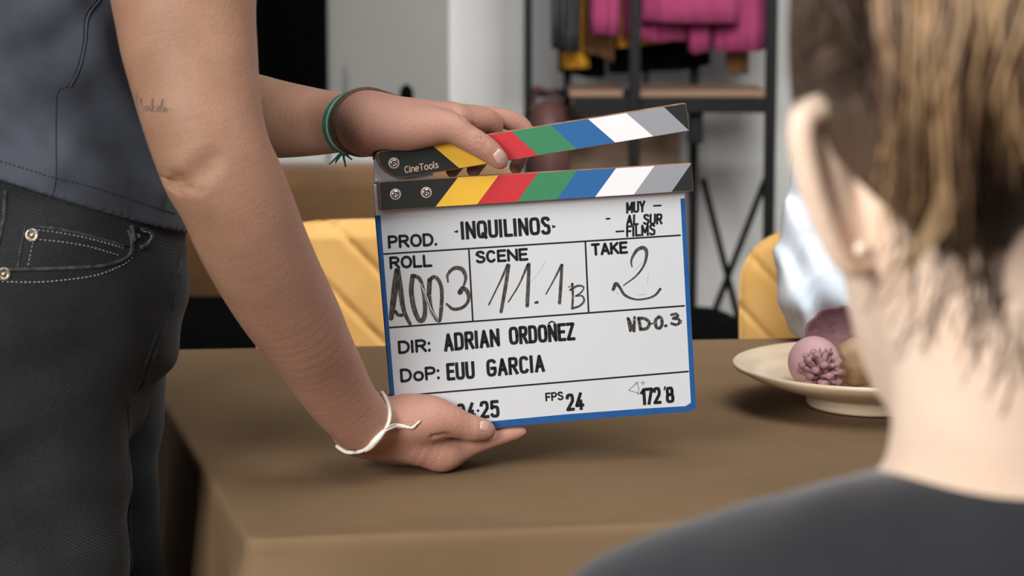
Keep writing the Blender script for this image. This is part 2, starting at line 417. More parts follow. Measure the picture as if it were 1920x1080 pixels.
def cloth():
    loop = []; R_ = .009
    for i in range(4):
        a, b, c = quad[i-1], quad[i], quad[(i+1) % 4]
        d1 = (a-b).normalized(); d2 = (c-b).normalized()
        for k in range(7):
            t = k/6; loop.append((b+d1*R_*(1-t)**2+d2*R_*t*t, 1-abs(2*t-1)))
        L_ = (c-b).length; n = int(L_/.012)
        for k in range(1, n):
            loop.append((b+d2*(R_+(L_-2*R_)*k/n), 0))
    N = len(loop); vs = []; fs = []
    outs = []
    for i in range(N):
        t = loop[(i+1) % N][0]-loop[i-1][0]; o = Vector((t.y, -t.x, 0)).normalized(); outs.append(o)
    s = [0]
    for i in range(1, N): s.append(s[-1]+(loop[i][0]-loop[i-1][0]).length)
    nl = s[-1]
    rows = [(0, 0), (.003, .0006), (.0055, .0022), (.007, .005), (.0078, .010), (.008, .014)]+[(.0082, d) for d in (.03, .05, .08, .11, .14, .17, .2, .225, .245)]
    for r_, (ou, dn) in enumerate(rows):
        for i in range(N):
            p, cnr = loop[i]; f = max(0, dn-.014)
            ph = s[i]
            w = math.sin(ph*24+1.2*math.sin(ph*5.1))*.5+math.sin(ph*41+.7)*.25+.25
            amp = min(f*.16, .03)
            cc = min(abs(s[i]-c_) for c_ in CRN(N, loop, s)) if f > 0 else 1
            fl = math.exp(-(cc/.05)**2)
            crs = sum(h_*math.exp(-abs(ph-s0)/.005) for s0, h_ in CREASE)*.0045*min(1, f/.025)
            vs.append(p+outs[i]*(ou+amp*w+fl*f*.22+crs)-Vector((0, 0, dn)))
    for r_ in range(len(rows)-1):
        for i in range(N):
            j = (i+1) % N; fs.append((r_*N+i, (r_+1)*N+i, (r_+1)*N+j, r_*N+j))
    # the flat top: concentric rings towards the middle, with very slight creases
    prev = 0; rings = [.97, .92, .85, .75, .62, .48, .34, .2, .08]
    for q_ in rings:
        b0 = len(vs)
        for i in range(N):
            p = ctr+(loop[i][0]-ctr)*q_
            z = .0009*math.sin(p.x*31+p.y*17)*math.sin(p.y*23)
            vs.append(Vector((p.x, p.y, ZT+z-.0009)))
        for i in range(N):
            j = (i+1) % N; fs.append((prev+i, prev+j, b0+j, b0+i))
        prev = b0
    vs.append(Vector((ctr.x, ctr.y, ZT-.0009))); k = len(vs)-1
    for i in range(N): fs.append((prev+i, prev+(i+1) % N, k))
    return mesh('tablecloth', vs, fs)
_crn = None
CREASE = [(.092, .5), (.16, .7), (.225, .9), (.243, .6), (.36, .7), (.47, .8)]
def CRN(N, loop, s):
    global _crn
    if _crn is None: _crn = [s[i] for i in range(N) if loop[i][1] > .99]+[s[-1]+s[3]]
    return _crn
top('tablecloth', cloth(), M_cloth, 'plain brown tablecloth hanging over the edges of the table', 'tablecloth')

# ------------------------------------------------------------------ plate and its dried decorations
PC = P(1640, 690, 2.33); PC = Vector((PC.x, PC.y, ZT+.0005))
prof = [(.0, .012), (.03, .0125), (.062, .0165), (.095, .025), (.12, .0335), (.135, .041), (.1375, .0425), (.139, .041), (.1375, .038), (.122, .030), (.098, .021), (.07, .0135), (.066, .011), (.066, .003), (.064, .0005), (.058, .0005), (.056, .006), (.0, .008)]
prof = [(r, z) for r, z in prof]
pl = MB(); pl.lathe(prof, PC, 72)
top('plate', pl.me('plate'), M_plate, 'shallow pale bamboo plate on a foot, set on the brown tablecloth', 'plate')
def on_plate(px, py, Y, r): p = P(px, py, Y); return p
bc = P(1526, 679, 2.33)
top('ball', MB().ball(bc, .0255, u=32, v=24).me('ball'), M_ballp, 'smooth dusty pink ball at the left of the bamboo plate', 'ball')
# pine cone: scales in spiral rows around a core, stalk to the back
cc = P(1540, 696, 2.268); cn = thing('pine_cone', 'small dusty pink pine cone lying in front of the pink ball', 'pine cone', cc-Vector((0, 0, .012)))
axd = Vector((.25, -.45, .75)).normalized(); rq = axd.to_track_quat('Z', 'Y')
link('core', MB().ball(cc, (.008, .008, .012), rq.to_matrix(), 14, 10).me('core'), M_cone, cn)
k = 0
for row, (zz, rr, n) in enumerate([(-.007, .017, 7), (-.001, .020, 8), (.005, .016, 7), (.010, .008, 4)]):
    for i in range(n):
        a = 2*math.pi*(i+.5*(row % 2))/n
        d = Vector((math.cos(a), math.sin(a), .25+.28*row)).normalized()
        p = cc+rq @ Vector((math.cos(a)*rr*.72, math.sin(a)*rr*.72, zz))
        rt = (rq @ d).to_track_quat('X', 'Z').to_matrix()
        sc = MB().ball(p, (.0088, .0056, .0026), rt, 10, 8); sc.ball(p+rt @ Vector((.0072, 0, .0004)), (.0034, .0048, .0034), rt, 8, 6)
        link('scale', sc.me('scale'), M_cone, cn)
hc = P(1552, 655, 2.275)
sd = MB()
for dx, bow in ((-.007, .004), (0, .0015), (.007, -.004)):
    pts = [cc+Vector((dx*.3, -.008, .008)), cc+Vector((dx+bow, -.008, .016)), cc+Vector((dx*.8+.003, -.009, .024))]
    sd.tube([Vector(p) for p in cr(pts, 4)], [.0013, .0013, .0015, .0018, .0018, .0016, .0014, .0012, .0006], 6)
link('stalk', sd.me('stalk'), M_cone, cn)
# dried open seed husk, a thick bowl tipped on its side, behind
hk = MB(); rot = Matrix.Rotation(math.radians(62), 3, 'X') @ Matrix.Rotation(math.radians(-10), 3, 'Y')
pr = [(0, 0), (.016, .003), (.028, .011), (.033, .022), (.0342, .025), (.0325, .0255), (.031, .022), (.026, .013), (.015, .0065), (0, .004)]
hp = P(1574, 648, 2.415)
hk.lathe(pr, hp, 40, rot=rot)
for v in hk.v:
    d = v-hp; a = math.atan2(d.x, d.z); v += d.normalized()*.0012*math.sin(a*11)
top('seed_husk', hk.me('seed_husk'), M_mauve, 'mauve dried husk like an open cup, behind the pink ball on the plate', 'dried husk')
tc = P(1607, 679, 2.356)
tn = MB(); bm = bmesh.new(); bmesh.ops.create_uvsphere(bm, u_segments=40, v_segments=28, radius=.0235)
for v in bm.verts:
    a = math.atan2(v.co.y, v.co.x); v.co *= 1+.05*abs(math.sin(a*4+v.co.z*60))
bm.transform(Matrix.Translation(tc) @ Matrix.Rotation(.7, 4, 'X')); tn.bm(bm)
top('seed_pod', tn.me('seed_pod'), M_cane, 'round tan ribbed pod on the plate, right of the pine cone', 'seed pod')

# ------------------------------------------------------------------ chairs behind the table
def make_chair(label, px0, pytop, Y, group):
    w = .455; p = P(px0, pytop, Y); x0 = p.x; zt = p.z; cx = x0+w/2
    t = thing('dining_chair', label, 'chair', (cx, Y-.2, 0), group)
    # padded back shell: rounded outline extruded with a soft rim, quilted in diagonal channels on its face
    nu, nv = 120, 120; zb = zt-.43; vs = []; fs = []
    def face(sign, thick):
        b0 = len(vs)
        for j in range(nv+1):
            v = j/nv; z = zb+(zt-zb)*v; dz = zt-z; R_ = .075
            hw = w/2 if dz > R_ else w/2-R_+math.sqrt(max(0, R_*R_-(R_-dz)**2))
            hw *= 1-.06*(1-v)**2
            for i in range(nu+1):
                u = i/nu*2-1; x = cx+hw*u
                rim = (1-min(1, abs(u))**8)**.5*min(1, (max(dz, 0)/.02))**.5 if dz < .02 else (1-abs(u)**8)**.5
                qq = ((u*hw+z*.93)/.075) % 1; ch = abs(qq-.5)*2
                qd = -.007*max(0, (ch-.8)/.2)**1.5 if sign < 0 else 0
                y = Y+.035+sign*thick*rim+(-qd if sign < 0 else 0)-.03*(1-u*u)*0+.03*u*u*-1
                vs.append(Vector((x, y, z)))
        for j in range(nv):
            for i in range(nu):
                a = b0+j*(nu+1)+i; q = (a, a+1, a+nu+2, a+nu+1); fs.append(q if sign < 0 else q[::-1])
    face(-1, .028); face(1, .022)
    # close the rim
    n1 = (nu+1)*(nv+1)
    edge = [j*(nu+1) for j in range(nv+1)]+[nv*(nu+1)+i for i in range(1, nu+1)]+[j*(nu+1)+nu for j in range(nv-1, -1, -1)]+[i for i in range(nu-1, 0, -1)]
    for k in range(len(edge)):
        a, b = edge[k], edge[(k+1) % len(edge)]; fs.append((a, b, b+n1, a+n1))
    link('backrest', mesh('backrest', vs, fs), M_must, t)
    st = MB().box((cx, Y-.19, .455), (w*.98, .46, .075), bev=.03)
    link('seat', st.me('seat'), M_must, t)
    for sx in (-1, 1):
        for sy in (-.36, .0):
            link('leg', MB().tube([(cx+sx*.16, Y-.02+sy, .425), (cx+sx*.205, Y-.02+sy*1.08+(.02 if sy == 0 else -.01), .0)], [.013, .009], 12).me('leg'), M_metal, t)
    return t
make_chair('mustard velvet chair with diagonal quilted back, standing behind the clapperboard', 474, 414, 2.86, 'mustard dining chairs behind the table')
make_chair('mustard velvet chair carrying the person in the pale blue shirt, at the right', 1387, 431, 3.14, 'mustard dining chairs behind the table')

# ------------------------------------------------------------------ sofa, sideboard and wall panel
YS = 4.5
sx0, sx1 = P(120, 500, YS).x, P(980, 500, YS).x; scx = (sx0+sx1)/2
sf = thing('sofa', 'low sofa with a mustard back darkened for shade and a black seat, behind the near mustard chair', 'sofa', (scx, YS-.2, 0))
zt, zb = P(0, 312, YS).z, P(0, 540, YS).z
b = MB().box((scx, YS+.06, (zt+zb)/2-.03), (sx1-sx0, .16, zt-zb+.06), bev=.045)
link('backrest', b.me('backrest'), M_must_shaded, sf)
link('seat', MB().box((scx, YS-.36, zb-.11), (sx1-sx0, .67, .20), bev=.012).me('seat'), M_black, sf)
link('base', MB().box((scx, YS-.2, (zb-.21)/2), (sx1-sx0-.04, .6, zb-.21)).me('base', False), M_black, sf)
YB = 5.6
bx0, bx1 = P(300, 300, YB).x, P(930, 300, YB).x; zt = P(0, 232, YB).z
sb = thing('sideboard', 'pale grey sideboard against the wall behind the sofa', 'sideboard', ((bx0+bx1)/2, YB+.2, 0))
link('body', MB().box(((bx0+bx1)/2, YB+.2, zt/2-.01), (bx1-bx0, .4, zt-.02)).me('body', False), M_side, sb)
link('top', MB().box(((bx0+bx1)/2, YB+.2, zt-.01), (bx1-bx0+.03, .43, .02), bev=.003).me('top', False), M_side, sb)
for i in range(2):
    dw = (bx1-bx0)/2; x = bx0+dw*(i+.5)
    d = link('door', MB().box((x, YB-.008, zt/2+.02), (dw-.01, .016, zt-.1), bev=.003).me('door', False), M_side, sb)
    link('handle', MB().box((x+(dw/2-.05)*(1 if i == 0 else -1), YB-.026, zt*.62), (.012, .02, .12), bev=.003).me('handle'), M_metal, d)
def candle(px, py, r, m, label):
    p = P(px, py, YB+.18); z0 = zt+.0005
    h = p.z-z0
    pr = [(0, 0), (r*1.5, 0), (r*1.5, .008), (r*.8, .018), (r*.7, h*.35), (r, h*.5), (r*.95, h*.8), (r*.5, h*.95), (0, h)]
    return top('candlestick', MB().lathe(pr, (p.x, p.y, z0), 24).me('candlestick'), m, label, 'candlestick', 'candlesticks on the sideboard')
candle(762, 157, .017, M_black, 'dark stubby candlestick on the sideboard, showing above the upper hand')
candle(648, 118, .007, mat('grey_pewter', (92, 90, 86), .6), 'thin grey candlestick on the sideboard beside the black panel')
pa = P(380, -120, 6.3); pb = P(611, 248, 6.3)
pn = thing('television', 'large black screen hanging on the wall, behind the raised bare arm', 'screen', ((pa.x+pb.x)/2, 6.3, pb.z))
ang = math.atan2(LT, -2.6)+math.pi
pcx = (pa.x+pb.x)/2
yw = WY+LT*(xs-pcx)/2.6-.06
link('casing', MB().box((pcx, yw, (pa.z+pb.z)/2), (abs(pb.x-pa.x), .05, pa.z-pb.z), rz=ang, bev=.004).me('casing', False), M_black, pn)
link('screen', MB().box((pcx-.005, yw-.027, (pa.z+pb.z)/2), (abs(pb.x-pa.x)-.02, .004, pa.z-pb.z-.02), rz=ang).me('screen', False), mat('screen_glass', (3, 3, 3), .7, (4, 4, 4), spec=.03), pn)

# ------------------------------------------------------------------ clothes rack with shelf, and what hangs on it
YR = 5.7
def X(px, Y=YR): return P(px, 300, Y).x
def Z(py, Y=YR): return P(960, py, Y).z
rk = thing('clothes_rack', 'black metal clothes rack with a wooden shelf and cross brace', 'clothes rack', (X(1310), YR+.15, 0))
def post(px, Y, z0=0, z1=1.75, w=.022, name='post'):
    link(name, MB().box((X(px, Y), Y, (z0+z1)/2), (w, w, z1-z0), bev=.002).me(name, False), M_metal, rk)
post(1189, YR, w=.026); post(1443, YR, w=.026); post(990, YR+.2, w=.02); post(1063, YR+.32, w=.02, z1=1.0); post(1300, YR+.32, w=.022); post(1210, YR+.32, z1=1.75, w=.012)
zs = Z(176)
x0, x1 = X(1189), X(1443)
link('shelf', MB().box(((x0+x1)/2, YR+.115, zs), (x1-x0-.02, .22, .016), bev=.002).me('shelf', False), M_shelf, rk)
bx = X(1063, YR+.1)
link('shelf', MB().box(((x0+bx)/2-.012, YR+.125, zs), (x0-bx-.03, .22, .016), bev=.002).me('shelf', False), M_shelf, rk)
link('rail', MB().box(((X(990)+x1)/2, YR+.345, zs-.02), (x1-X(990), .02, .02), bev=.002).me('rail', False), M_metal, rk)
link('rail', MB().box(((x0+x1)/2, YR-.006, zs-.026), (x1-x0-.026, .02, .036), bev=.002).me('rail', False), M_metal, rk)
link('rail', MB().box(((x0+bx)/2, YR-.006, zs-.03), (x0-bx-.026, .02, .04), bev=.002).me('rail', False), M_metal, rk)
link('hanging_bar', MB().tube([(X(990), YR+.17, 1.62), (x1, YR+.17, 1.62)], .012, 12).me('hanging_bar'), M_metal, rk)
for px in (990, 1189, 1443): link('bracket', MB().box((X(px), YR+.1, 1.62), (.02, .24, .02), bev=.002).me('bracket', False), M_metal, rk)
link('back_board', MB().box(((X(1070)+X(1292))/2, YR+.30, (Z(214)+Z(480))/2), (X(1292)-X(1070), .012, Z(214)-Z(480))).me('back_board', False), M_dwood, rk)
for a, b in (((1318, 335), (1395, 640)), ((1436, 335), (1318, 640))):
    pa, pb = P(*a, YR+.31), P(*b, YR+.31)
    link('brace', MB().tube([pa, pb], .0085, 8).me('brace'), M_metal, rk)
link('panel', MB().box((X(1304, YR+.02), YR+.04, (Z(206)+Z(270))/2), (.034, .05, Z(206)-Z(270)), bev=.003).me('panel', False), M_metal, rk)
def garment(name, pxa, pxb, pyb, Y, depth, m, label, cat, hem=6, lean=0, wav=5, seed=0, group=None, notch=None, sl=None):
    """a hanging garment: a folded, pleated body with thickness, from the bar down to its hem"""
    rnd = random.Random(seed); xa, xb = X(pxa, Y), X(pxb, Y); n = 40; rows = 14; z1 = 1.58
    ph = [rnd.uniform(0, 6) for _ in range(4)]; vs = []; fs = []
    ring = 2*n
    for j in range(rows+1):
        t = j/rows
        for k in range(ring):
            f = k < n; u = (k/(n-1)) if f else 1-((k-n)/(n-1))
            zb = Z(pyb, Y)+hem*S(Y)*(math.sin(u*wav+ph[0])+.5*math.sin(u*wav*2.3+ph[1]))
            if notch and notch[0] < u < notch[1]: zb += notch[2]*S(Y)
            z = z1+(zb-z1)*t
            nar = .5+.5*min(1, t*3)          # shoulders slope in to the hanger
            x = (xa+xb)/2+(u-.5)*(xb-xa)*nar+lean*S(Y)*t
            fold = depth/.09*(.007 if m == M_pink else .012)*math.sin(u*(8 if m == M_pink else 14)+ph[2]+t)*t+.003*math.sin(u*27+ph[3])*t
            y = Y+(-1 if f else 1)*depth/2*(1-abs(2*u-1)**6)*(.35+.65*min(1, t*2))+fold
            vs.append(Vector((x, y, z)))
    for j in range(rows):
        for k in range(ring):
            a = j*ring+k; b = j*ring+(k+1) % ring; fs.append((a, a+ring, b+ring, b))
    fs.append(tuple(range(ring))); fs.append(tuple(rows*ring+k for k in range(ring))[::-1])
    me = mesh(name, vs, fs); o = top(name, me, m, label, cat, group); return o
G_ = 'clothes hanging on the black rack'
garment('jacket', 1034, 1090, 92, YR+.14, .10, M_leather, 'black leather jacket at the left end of the rack', 'jacket', 8, -2, 5, 1, G_)
garment('sweater', 1052, 1104, 128, YR+.225, .03, M_yel, 'mustard yellow top hanging low behind the black leather jacket', 'top', 3, 0, 4, 2, G_)
garment('cardigan', 1094, 1150, 104, YR+.185, .03, M_brn, 'brown knitted garment between the leather jacket and the magenta coat', 'cardigan', 10, 0, 3, 3, G_)
garment('trousers', 1046, 1134, 142, YR+.275, .03, M_black, 'pair of long black trousers behind the mustard top', 'trousers', 5, 0, 3, 4, G_)
garment('dress', 1139, 1330, 130, YR+.275, .03, M_black, 'wide black dress hanging lowest behind the magenta coats', 'dress', 6, 0, 4, 5, G_)
garment('blouse', 1155, 1250, 84, YR+.2, .04, M_yel, 'mustard blouse showing under the left magenta coat', 'blouse', 4, 0, 4, 6, G_)
garment('coat', 1107, 1166, 64, YR+.06, .06, M_pink, 'narrow magenta coat hanging left of the middle rack post', 'coat', 2, -4, 2, 7, G_)
garment('coat', 1166, 1286, 73, YR+.13, .05, M_pink, 'magenta coat with an uneven hem right behind the middle rack post', 'coat', 5, 0, 5, 8, G_)
garment('coat', 1203, 1384, 40, YR+.055, .05, M_pink, 'broad magenta coat in front, right of the middle rack post', 'coat', 2, 0, 2, 9, G_)
garment('scarf', 1288, 1330, 96, YR+.115, .03, M_pink, 'hanging magenta scarf end with a rounded tip', 'scarf', 3, 0, 3, 10, G_)
garment('coat', 1330, 1436, 92, YR+.15, .07, M_pink, 'magenta coat at the right end of the rack', 'coat', 4, 0, 4, 11, G_)
garment('bag', 1358, 1402, 134, YR+.24, .04, M_brn, 'brown bag corner hanging below the right magenta coat', 'bag', 8, 0, 2, 12, G_)
bgc = P(1028, 262, YR+.1)
bg_ = MB(); bm = bmesh.new(); bmesh.ops.create_uvsphere(bm, u_segments=28, v_segments=18, radius=1)
for v in bm.verts:
    v.co.z = v.co.z if v.co.z > 0 else v.co.z*2.2; v.co = Vector((v.co.x*.056, v.co.y*.08, v.co.z*.098))
bm.transform(Matrix.Translation(bgc)); bg_.bm(bm)
hb = thing('handbag', 'maroon rounded handbag hanging at the left post of the rack', 'handbag', bgc)
link('body', bg_.me('body'), M_maroon, hb)
link('strap', MB().tube(cr([bgc+Vector((-.04, .0, .07)), bgc+Vector((-.03, .06, .10)), bgc+Vector((-.028, .09, .12)), bgc+Vector((.02, .06, .10)), bgc+Vector((.04, 0, .07))], 6), .006, 8).me('strap'), M_maroon, hb)
bb = P(1335, 628, 4.9)
bk = MB(); bm = bmesh.new(); bmesh.ops.create_uvsphere(bm, u_segments=28, v_segments=18, radius=1)
for v in bm.verts: v.co = Vector((v.co.x*.10, v.co.y*.1, v.co.z*.075+(.02*(-v.co.x) if v.co.z > 0 else 0)-(.12 if v.co.z < -.2 else 0)))
bm.transform(Matrix.Translation((bb.x, bb.y, bb.z-.02))); bk.bm(bm)
bz = bb.z-.21
st = thing('stool', 'low black stool under the black bag, behind the table', 'stool', (bb.x, bb.y, 0))
link('seat', MB().box((bb.x, bb.y, bz-.02), (.26, .26, .03), bev=.006).me('seat'), M_black, st)
for sx in (-1, 1):
    for sy in (-1, 1): link('leg', MB().tube([(bb.x+sx*.1, bb.y+sy*.1, bz-.03), (bb.x+sx*.11, bb.y+sy*.11, 0)], .01, 8).me('leg'), M_metal, st)
top('bag', bk.me('bag'), M_black, 'soft black bag right of the clapperboard, just over the far table edge', 'bag')

# ------------------------------------------------------------------ clapperboard
cb = thing('clapperboard', 'white clapperboard with coloured stripes and blue taped edges, held up over the table', 'clapperboard', B(1010, 790, -.004))
FR0, FR1 = .0006, .0100      # front bar, plywood, in front of the board face
BK0, BK1 = -.0150, -.0046    # rear bar
def rounded(poly, r, n=5):
    """round the corners of a px polygon; r is one radius or one per corner"""
    out = []; k = len(poly)
    for i in range(k):
        a, b, c = [Vector((*poly[j % k], 0)) for j in (i-1, i, i+1)]
        rr = r[i] if isinstance(r, (list, tuple)) else r
        if rr <= 0: out.append((b.x, b.y)); continue
        d1, d2 = (a-b), (c-b); p = b+d1.normalized()*min(rr, d1.length*.45); q = b+d2.normalized()*min(rr, d2.length*.45)
        for t in range(n+1):
            t /= n; v = p*(1-t)**2+b*2*t*(1-t)+q*t*t; out.append((v.x, v.y))
    return out
def slab(name, poly, o0, o1, m, parent, bev=.0006, label=None):
    """plate with the given outline on the board plane, from offset o0 to o1 along its normal; extruded squarely"""
    fr = [B(x, y, o1) for x, y in poly]; bm = bmesh.new()
    vs = [bm.verts.new(p) for p in fr]; f = bm.faces.new(vs)
    r = bmesh.ops.extrude_face_region(bm, geom=[f]); bmesh.ops.translate(bm, vec=-BN*(o1-o0), verts=[v for v in r['geom'] if isinstance(v, bmesh.types.BMVert)])
    bmesh.ops.recalc_face_normals(bm, faces=bm.faces)
    if bev:
        es = [e for e in bm.edges if len(e.link_faces) == 2 and any(len(x.verts) > 4 for x in e.link_faces) or False]
        bmesh.ops.bevel(bm, geom=es, offset=bev, segments=2, affect='EDGES', profile=.5)
    me = bpy.data.meshes.new(name); bm.to_mesh(me); bm.free()
    return link(name, me, m, parent, label)
def decal(name, polys, off, m, parent, label=None):
    vs = []; fs = []
    for pg in polys:
        b0 = len(vs); vs += [B(x, y, off) for x, y in pg]; fs.append(tuple(range(b0, b0+len(pg))))
    me = mesh(name, vs, fs, False); bm = bmesh.new(); bm.from_mesh(me)
    for f in bm.faces:
        f.normal_update()
        if f.normal.dot(BN) < 0: f.normal_flip()
    bm.to_mesh(me); bm.free(); return link(name, me, m, parent, label)
def ribbon(pts, w, cap='flat', n=6):
    """px polyline -> list of quads/discs with width w (number or per-point list)"""
    k = len(pts); ww = list(w) if isinstance(w, (list, tuple)) else [w]*k
    for i in range(1, k-1):
        a, b = Vector(pts[i])-Vector(pts[i-1]), Vector(pts[i+1])-Vector(pts[i])
        if a.length > 1e-6 and b.length > 1e-6 and a.normalized().dot(b.normalized()) < .6:
            joint = [(pts[i][0]+ww[i]/2*math.cos(q*math.pi/7), pts[i][1]+ww[i]/2*math.sin(q*math.pi/7)) for q in range(14)]
            return ribbon(pts[:i+1], ww[:i+1], cap)+ribbon(pts[i:], ww[i:], cap)+[joint]
    V = [Vector((x, y, 0)) for x, y in pts]; out = []
    nrm = []
    for i in range(k):
        a = V[max(0, i-1)]; c = V[min(k-1, i+1)]; 
        d1 = (V[i]-a); d2 = (c-V[i])
        if d1.length < 1e-6: t = d2.normalized(); mlen = 1
        elif d2.length < 1e-6: t = d1.normalized(); mlen = 1
        else:
            t = (d1.normalized()+d2.normalized())
            if t.length < .2: t = d1.normalized(); mlen = 1
            else: t.normalize(); mlen = min(1.6, 1/max(.4, t.dot(d1.normalized())))
        nrm.append(Vector((-t.y, t.x, 0))*mlen)
    for i in range(k-1):
        p = [V[i]+nrm[i]*ww[i]/2, V[i+1]+nrm[i+1]*ww[i+1]/2, V[i+1]-nrm[i+1]*ww[i+1]/2, V[i]-nrm[i]*ww[i]/2]
        if (V[i+1]-V[i]).length > 1e-6: out.append([(v.x, v.y) for v in p])
    if cap == 'round':
        for i in (0, k-1): out.append([(V[i].x+ww[i]/2*math.cos(a*math.pi/7), V[i].y+ww[i]/2*math.sin(a*math.pi/7)) for a in range(14)])
    return out
# board and tape
board_px = rounded([(704.5, 312), (1281.5, 312-33), (1303.5, 768), (741, 816)], [3, 3, 12, 10])
board_px = rounded([(700.5, 345), (1281.5, 312), (1303.5, 768), (741, 816)], [1, 1, 13, 10])
slab('board', board_px, -.004, 0, M_white, cb, .0004)
slab('hinge_plate', rounded([(702, 296), (812, 289), (812, 336), (703, 341)], [8, 2, 0, 0]), -.004, -.0002, M_white, cb, .0003)
slab('blue_tape', [(704.5, 404.5), (713, 404), (745.5, 813), (738.5, 817), (734.5, 760)], -.0042, .0003, M_blue, cb, 0, 'blue tape on the left edge')
slab('blue_tape', [(1276, 372.5), (1284, 371.8), (1305.3, 766), (1296, 763)], -.0042, .0003, M_blue, cb, 0, 'blue tape on the right edge')
slab('blue_tape', [(738, 806), (900, 792), (1060, 777), (1200, 766.5), (1286, 761.5), (1296, 755), (1305.3, 755), (1304.5, 764), (1299, 769), (1290, 772), (1130, 784), (741, 818)], -.0043, .0004, M_blue, cb, 0, 'blue tape along the bottom edge')
# lower bar
def shift(poly, d): return poly
low = [(709.8, 340.3), (1297, 305.3), (1300.6, 358.3), (713.6, 395.3)]
lowb = rounded(low, [4, 3, 3, 4])
bl = slab('lower_bar', lowb, FR0, FR1, M_wood, cb)
lowr = rounded([(704, 343), (1296, 306.5), (1299, 358), (707, 394)], 4)
slab('rear_bar', lowr, BK0, BK1, M_wood, cb)
def stripes(outline, tops, bots, cols, off, parent, inset_px=1.1):
    """stripe faces between successive top and bottom boundary points, clipped by the rounded ends"""
    for i, cname in enumerate(cols):
        pg = outline[i] if outline[i] else [tops[i-1], tops[i], bots[i], bots[i-1]]
        decal('stripe', [pg], off, STR[cname], parent, f'{cname} stripe')
tp = [(858.5, 333), (935, 328.6), (1008.6, 324.2), (1082, 319.8), (1155, 315.5), (1227, 311.2), (1295.8, 307)]
bt = [(816.7, 387.7), (894.4, 382.9), (969.6, 378.2), (1044.8, 373.6), (1116, 369.2), (1188.4, 364.7), (1259.3, 359.6)]
cols = ['black', 'yellow', 'red', 'green', 'blue', 'white', 'grey', 'black']
ends = [None]*8
ends[0] = rounded([(711.2, 341.6), tp[0], bt[0], (714.8, 393.9)], [4, 0, 0, 4])
ends[7] = [tp[6], (1296.6, 308), (1299.3, 356.5), (1298.6, 357.2), bt[6]]
stripes(ends, tp, bt, cols, FR1+.0001, bl)
# upper bar
up = [(709.2, 284.3), (1279, 193.6), (1286.5, 193.0), (1293.6, 245.4), (861, 316.4), (772, 331), (751, 333.2), (737, 331), (723, 322), (712, 309), (706.8, 293)]
upb = rounded(up, [3, 1, 3, 3, 4, 5, 4, 4, 4, 4, 4])
bu = slab('clapper_bar', upb, FR0, FR1, M_wood, cb)
slab('rear_clapper_bar', rounded([(703.5, 287), (1286, 194.5), (1292, 246), (861, 316.4), (772, 331), (746, 333.2), (733, 331), (718, 322), (707, 309), (702, 295)], [3, 3, 3, 4, 5, 4, 4, 4, 4, 4]), BK0, BK1, M_wood, cb)
tp = [(807.8, 270.3), (884, 258.3), (958.5, 246.4), (1032.4, 234.6), (1103, 223.4), (1174.2, 212.1), (1245, 200.8)]
bt = [(861, 315.0), (935, 303), (1008.6, 290.9), (1080.8, 279), (1153.4, 267.2), (1224.8, 255.5), (1291.5, 244.4)]
ends = [None]*8
ends[0] = rounded([(709.6, 285.8), tp[0], bt[0], (772, 329.7), (751, 331.8), (737.4, 329.7), (724, 321), (713.2, 308.2), (708.2, 293)], [3, 0, 0, 5, 4, 4, 4, 4, 4])
ends[7] = rounded([tp[6], (1285.4, 194.5), (1292.3, 243.4), bt[6]], [0, 3, 0, 0])
stripes(ends, tp, bt, cols, FR1+.0001, bu)
# screws: printed ring, steel dome and a socket
def screw(px, py, parent):
    c = B(px, py, FR1+.0002); s = S(c.y); q = BN.to_track_quat('Z', 'Y').to_matrix()
    rg = MB().lathe([(7.6*s, 0), (10.6*s, 0), (10.6*s, .0002), (7.6*s, .0002), (7.6*s, 0)], c, 32, rot=q)
    r_ = link('washer', rg.me('washer'), M_tan, parent)
    h = MB().lathe([(7.8*s, 0), (7.8*s, .0006), (7.2*s, .0011), (5*s, .0014), (3.4*s, .0014), (3.2*s, .0009), (0, .0008)], c, 32, rot=q)
    h.lathe([(2.4*s, .0008), (1.6*s, .0013), (0, .0013)], c, 6, rot=q)
    link('screw', h.me('screw'), M_steel, parent)
screw(738.6, 305.8, bu); screw(741.4, 364.3, bl); screw(799.2, 361, bl)
